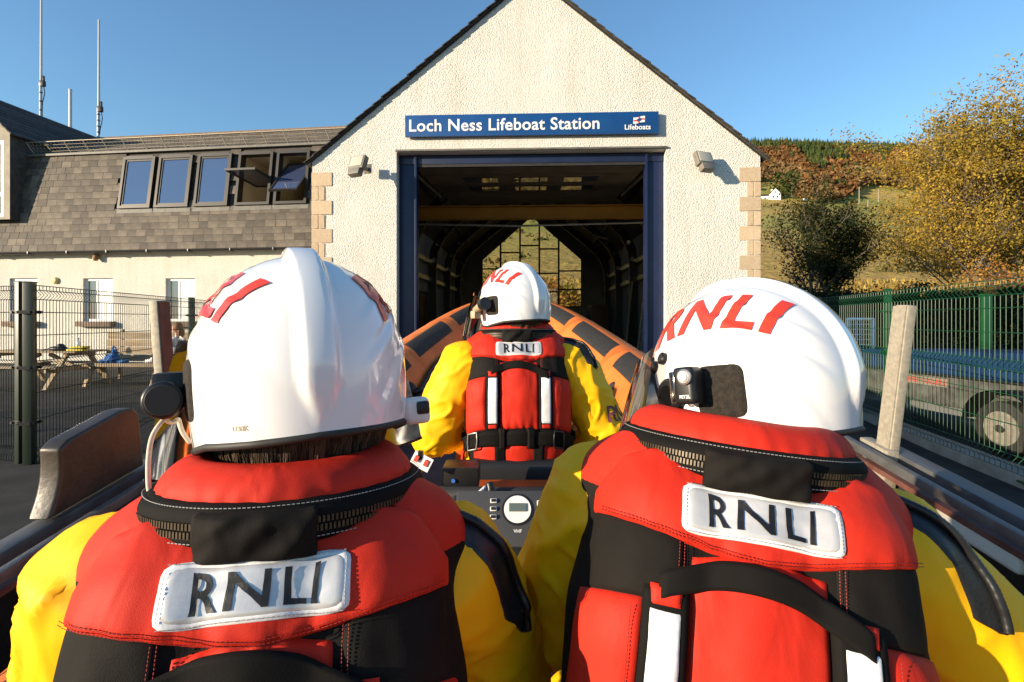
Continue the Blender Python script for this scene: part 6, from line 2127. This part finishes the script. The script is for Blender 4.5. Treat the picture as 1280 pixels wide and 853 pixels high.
    for q0, q1, n_ in (((-1, -1), (1, -1), 44), ((-1, 1), (1, 1), 44), ((-1, -.8), (-1, .8), 11), ((1, -.8), (1, .8), 11)):
        for k_ in range(n_):
            pts_ = []
            for t in ((k_ + .1) / n_, (k_ + .7) / n_):
                pts_.append(onj(lerp(q0[0], q1[0], t) * (lw - .0028) * .985, lz + lerp(q0[1], q1[1], t) * (lh - .0028), .0156))
            st.tube(pts_, .00045, 4)
    tag(st.build('label_stitching', MAT['greythread'], LJ), kind='stuff')
    vs, fs, W, H = text_points('RNLI', .05, .0005, .005, 1.14)
    k = .112 / W
    m2 = MB(); m2.add([onj(x * k, lz + .0005 + y * k * 1.0, .0165 + .0012 * noise.noise(Vector((x * k / lw * 5, y * k / lh * 2.5, seed)))) for x, y in vs], fs); m2.build('lettering', MAT['print'], LJ)
    # collar: padded ring, zip band below, teeth and tab
    CX, CY, CC = 1.02, .93, Vector((0, .022, 0))
    def ringpt(az, r, z, dz=0.0):
        a = R(az)
        return CC + Vector((CX * r * math.sin(a), -CY * r * math.cos(a), z))
    prof = [(.072, -.005), (.072, .016), (.081, .030), (.096, .038), (.112, .036), (.126, .028), (.136, .015), (.138, .002), (.130, -.012)]
    pr = catmull([(p[0], p[1], 0) for p in prof], 4)
    def cfn(u, v):
        az = lerp(-152, 152, u)
        i = v * (len(pr) - 1); j = min(int(i), len(pr) - 2); q = pr[j].lerp(pr[j + 1], i - j)
        e = 1 - abs(2 * u - 1) ** 16
        w = .0010 * math.sin(az * .55 + 4 * noise.noise(Vector((az * .03, v * 3, seed)))) * sst(.55, .95, v) + .004 * noise.noise(Vector((az * .02, v * 2, seed + 5)))
        mid = Vector((.104, .022, 0))
        q2 = mid.lerp(q, .35 + .65 * e)
        return ringpt(az, q2.x + w, q2.y + w * .5)
    mb = MB(); mb.grid(cfn, 150, 36); mb.build('collar', MAT['redcloth'], LJ, smooth=True)
    bp = catmull([(.128, .008, 0), (.141, .008, 0), (.150, .000, 0), (.154, -.014, 0), (.151, -.028, 0), (.140, -.036, 0), (.125, -.034, 0)], 4)
    def bfn(u, v):
        az = lerp(-140, 140, u)
        i = v * (len(bp) - 1); j = min(int(i), len(bp) - 2); q = bp[j].lerp(bp[j + 1], i - j)
        w = .0045 * noise.noise(Vector((az * .045, v * 2.5, seed + 9)))
        groove = -.0035 * math.exp(-((v - .52) / .07) ** 2)
        return ringpt(az, q.x + w + groove, q.y)
    mb = MB(); mb.grid(bfn, 120, 30); mb.build('zip_band', MAT['webbing'], LJ, smooth=True)
    mb = MB()
    az = -128.0
    while az < 128:
        if not (-21 < az < 17):
            for k_, zz in ((0, -.0105), (1, -.0185)):
                c = ringpt(az + (.8 if k_ else 0), .1525, zz)
                t = Vector((CX * math.cos(R(az)), CY * math.sin(R(az)), 0)).normalized(); n = Vector((t.y, -t.x, 0)); 
                mb.box(c, (.0022, .0035, .0062), Matrix((t, n, Vector((0, 0, 1)))).transposed())
        az += 1.55
    tag(mb.build('zip_teeth', MAT['brass'], LJ), kind='stuff')
    def tfn(u, v):
        az = lerp(-23, 19, u)
        z = lerp(.003, -.043, v)
        bulge = .158 + .007 * (1 - abs(2 * u - 1) ** 6) * (1 - abs(2 * v - 1) ** 4)
        w = .0065 * noise.noise(Vector((u * 4.5 + v * 1.5, v * 1.3, seed + 3))) + .0012 * noise.noise(Vector((u * 10, v * 3, seed + 7)))
        if max(abs(2 * u - 1), abs(2 * v - 1)) > .995: bulge, w = .150, 0
        return ringpt(az, bulge + w, z + .004 * noise.noise(Vector((u * 3, 1, seed))))
    mb = MB(); mb.grid(tfn, 40, 20); mb.build('zip_tab', MAT['blackcloth'], LJ, smooth=True)
    st = MB()
    for r_, z_ in ((.1465, .0055), (.1535, -.026)):
        for k_ in range(150):
            a_ = lerp(-125, 125, k_ / 150)
            st.tube([ringpt(a_, r_ + .001, z_), ringpt(a_ + 1.1, r_ + .001, z_)], .00045, 4)
    tag(st.build('band_stitching', MAT['greythread'], LJ), kind='stuff')
    # toggle cords at the sides
    for s in (-1, 1):
        m2 = MB(); m2.tube(catmull([(s * .17, -.06, -.40), (s * .20, -.08, -.44), (s * .205, -.09, -.50), (s * .22, -.05, -.545)], 6), .006, 8); m2.build('red_cord', MAT['redcloth'], LJ, smooth=True)
    # --- drysuit shoulder zip on the right shoulder
    dz = Vector((0, math.cos(R(38)), -math.sin(R(38))))
    def onb(x, z, off):
        o = Vector((x, -.05, z)) - dz * .6
        hit, n, _, _ = BB.ray_cast(o, dz, 1.2)
        if hit is None: hit, n, _, _ = BB.find_nearest(Vector((x, -.03, z)))
        return hit + n * off
    path = catmull([(.165, 0, -.005), (.215, 0, -.030), (.255, 0, -.075), (.278, 0, -.125), (.284, 0, -.155)], 8)
    def zfn(u, v):
        i = v * (len(path) - 1); j = min(int(i), len(path) - 2)
        p = path[j].lerp(path[j + 1], i - j); t = (path[j + 1] - path[j]).normalized(); n = Vector((-t.z, 0, t.x))
        w = lerp(-.030 * (1 - sst(.85, 1, v)), .012, u)
        m = max(abs(2 * u - 1), abs(2 * v - 1))
        q = p + n * w * (1 if v < .8 else 1)
        return onb(q.x, q.z, .0022 if m < .99 else -.001)
    mb = MB(); mb.grid(zfn, 10, 36); o = mb.build('zip_flap', MAT['cushion'], E, smooth=True); o.location = S
    pts = []
    for j in range(len(path) * 3 - 8):
        i = j / 3; a = min(int(i), len(path) - 2); p = path[a].lerp(path[a + 1], i - a); t = (path[a + 1] - path[a]).normalized(); n = Vector((-t.z, 0, t.x)); q = p + n * .006
        pts.append(onb(q.x, q.z, .006))
    mb = MB(); mb.tube(pts, [.0052 + (.0005 if k % 2 else 0) for k in range(len(pts))], 8); o = mb.build('shoulder_zip', MAT['black'], E, smooth=True); o.location = S
    # --- helmet
    HE = empty('helmet', (0, 0, 0), (0, 0, 0), E)
    hw_ = Matrix.Translation(hc) @ Matrix.Rotation(R(hyaw), 4, 'Z') @ Matrix.Rotation(R(hroll), 4, 'Y') @ Matrix.Rotation(R(-hpitch), 4, 'X')
    ew = Matrix.Translation(Mw @ Vector((0, 0, -SEAT))) @ rot
    l = ew.inverted() @ hw_
    HE.location = l.to_translation(); HE.rotation_euler = l.to_euler()
    helmet_parts(HE, spec)
    return E, LJ, BB

rear = [((-.180, .035, -.115), (-.262, .17, -.34), (-.19, .43, -.37)), ((.180, .035, -.135), (.285, .18, -.35), (.17, .44, -.38))]
right_arms = [((-.165, .035, -.118), (-.232, .16, -.34), (-.17, .42, -.38)), ((.195, .03, -.125), (.41, .08, -.285), (.32, .36, -.36))]
person('crew member at front left in yellow drysuit and red lifejacket, white helmet turned left', (-.262, .60, CZ - .192), 12, 4, 0, (-.276, .675, CZ - .069), 29, 6, -2, rear, 'torch_round', 1)
person('crew member at front right, helmet in profile with clear visor and black square torch', (.305, .69, CZ - .168), -12, 6, 6, (.360, .79, CZ - .098), 40, 9, 4, right_arms, 'torch_square', 2)
front = [((-.20, .0, -.135), (-.315, -.02, -.385), (-.22, .26, -.44)), ((.20, .0, -.135), (.33, -.02, -.395), (.22, .26, -.44))]
FE, FLJ, FBB = person('helm sitting farther ahead in the boat, full back of red lifejacket and belt showing', (.02, 1.97, CZ - .045), 2, 3, 0, (.01, 1.98, CZ + .062), 38, 3, 0, front, 'torch_tan', 3, 1.13)
# faded lettering on the helm's right sleeve
vs, fs, W, H = text_points('RNLI', .06, .001, .01)
k = .17 / W
c0 = Vector((.335, -.05, -.31)); n0 = Vector((.72, -.68, .15)).normalized(); r0 = Vector((0, 0, 1)).cross(n0).normalized(); u0 = n0.cross(r0)
m2 = MB(); pts = []
for x, y in vs:
    o_ = c0 + r0 * (x * k + .05) + u0 * (y * k) + n0 * .2
    hit, n_, _, _ = FBB.ray_cast(o_, -n0)
    if hit is None: hit, n_, _, _ = FBB.find_nearest(o_ - n0 * .2)
    pts.append(hit + n_ * .002)
m2.add(pts, fs); o = m2.build('sleeve_lettering', MAT['purple'], FE); o.location = (0, 0, SEAT)

# ---- someone resting on the timber bench, half hidden by the trailer post
def sitter():
    b = P(207, 452, 10.85)
    E = empty('person', (b.x, 10.85, GY(10.85) + .5), (0, 0, R(80)))
    tag(E, 'person with brown hair, white top and black trousers, sitting sideways feet up on bench', 'person')
    mb = MB()
    # local +y is the way the sitter faces (towards image left)
    for s in (-1, 1):
        capsule(mb, [(s * .06, -.28, .12), (s * .06, -.30, .32), (s * .08, -.30, .46)], [.10, .10, .09])
        capsule(mb, [(s * .17, -.29, .46), (s * .24, -.10, .30), (s * .12, .10, .32)], [.055, .045, .035])
        capsule(mb, [(s * .08, -.26, .10), (s * .10, .10, .36), (s * .10, .22, .06)], [.085, .065, .045])
        capsule(mb, [(s * .10, .22, .05), (s * .11, .36, .03)], [.045, .04])
    capsule(mb, [(0, -.30, .52), (0, -.29, .62)], [.055, .05])
    mb.ball((0, -.27, .72), (.08, .10, .115), 14, 10); mb.ball((0, -.165, .70), (.015, .02, .02), 8, 6)
    me = remeshed(mb, .012, 6, 'body')
    MAT['whitetop'] = M('white_top', (.62, .62, .66), rough=.8)
    for m_ in ('whitetop', 'blackcloth', 'skin', 'reflectwhite'): me.materials.append(MAT[m_])
    me.polygons.foreach_set('material_index', [3 if (f.center.y > .17 and f.center.z < .11) else 1 if (f.center.z < .2 or (f.center.y > -.16 and f.center.z < .42 and abs(f.center.x) < .17)) else (2 if f.center.z > .57 else 0) for f in me.polygons])
    me.polygons.foreach_set('use_smooth', [True] * len(me.polygons))
    link('body', me, E)
    mb = MB(); mb.ball((0, -.30, .745), (.095, .105, .115), 14, 10); mb.ball((0, -.37, .63), (.08, .06, .12), 12, 8)
    me = remeshed(mb, .012, 3, 'hair')
    MAT['hair2'] = M('auburn_hair', (.22, .09, .03), (.14, .055, .02), scale=40, rough=.6)
    me.materials.append(MAT['hair2']); me.polygons.foreach_set('use_smooth', [True] * len(me.polygons)); link('hair', me, E)
sitter()
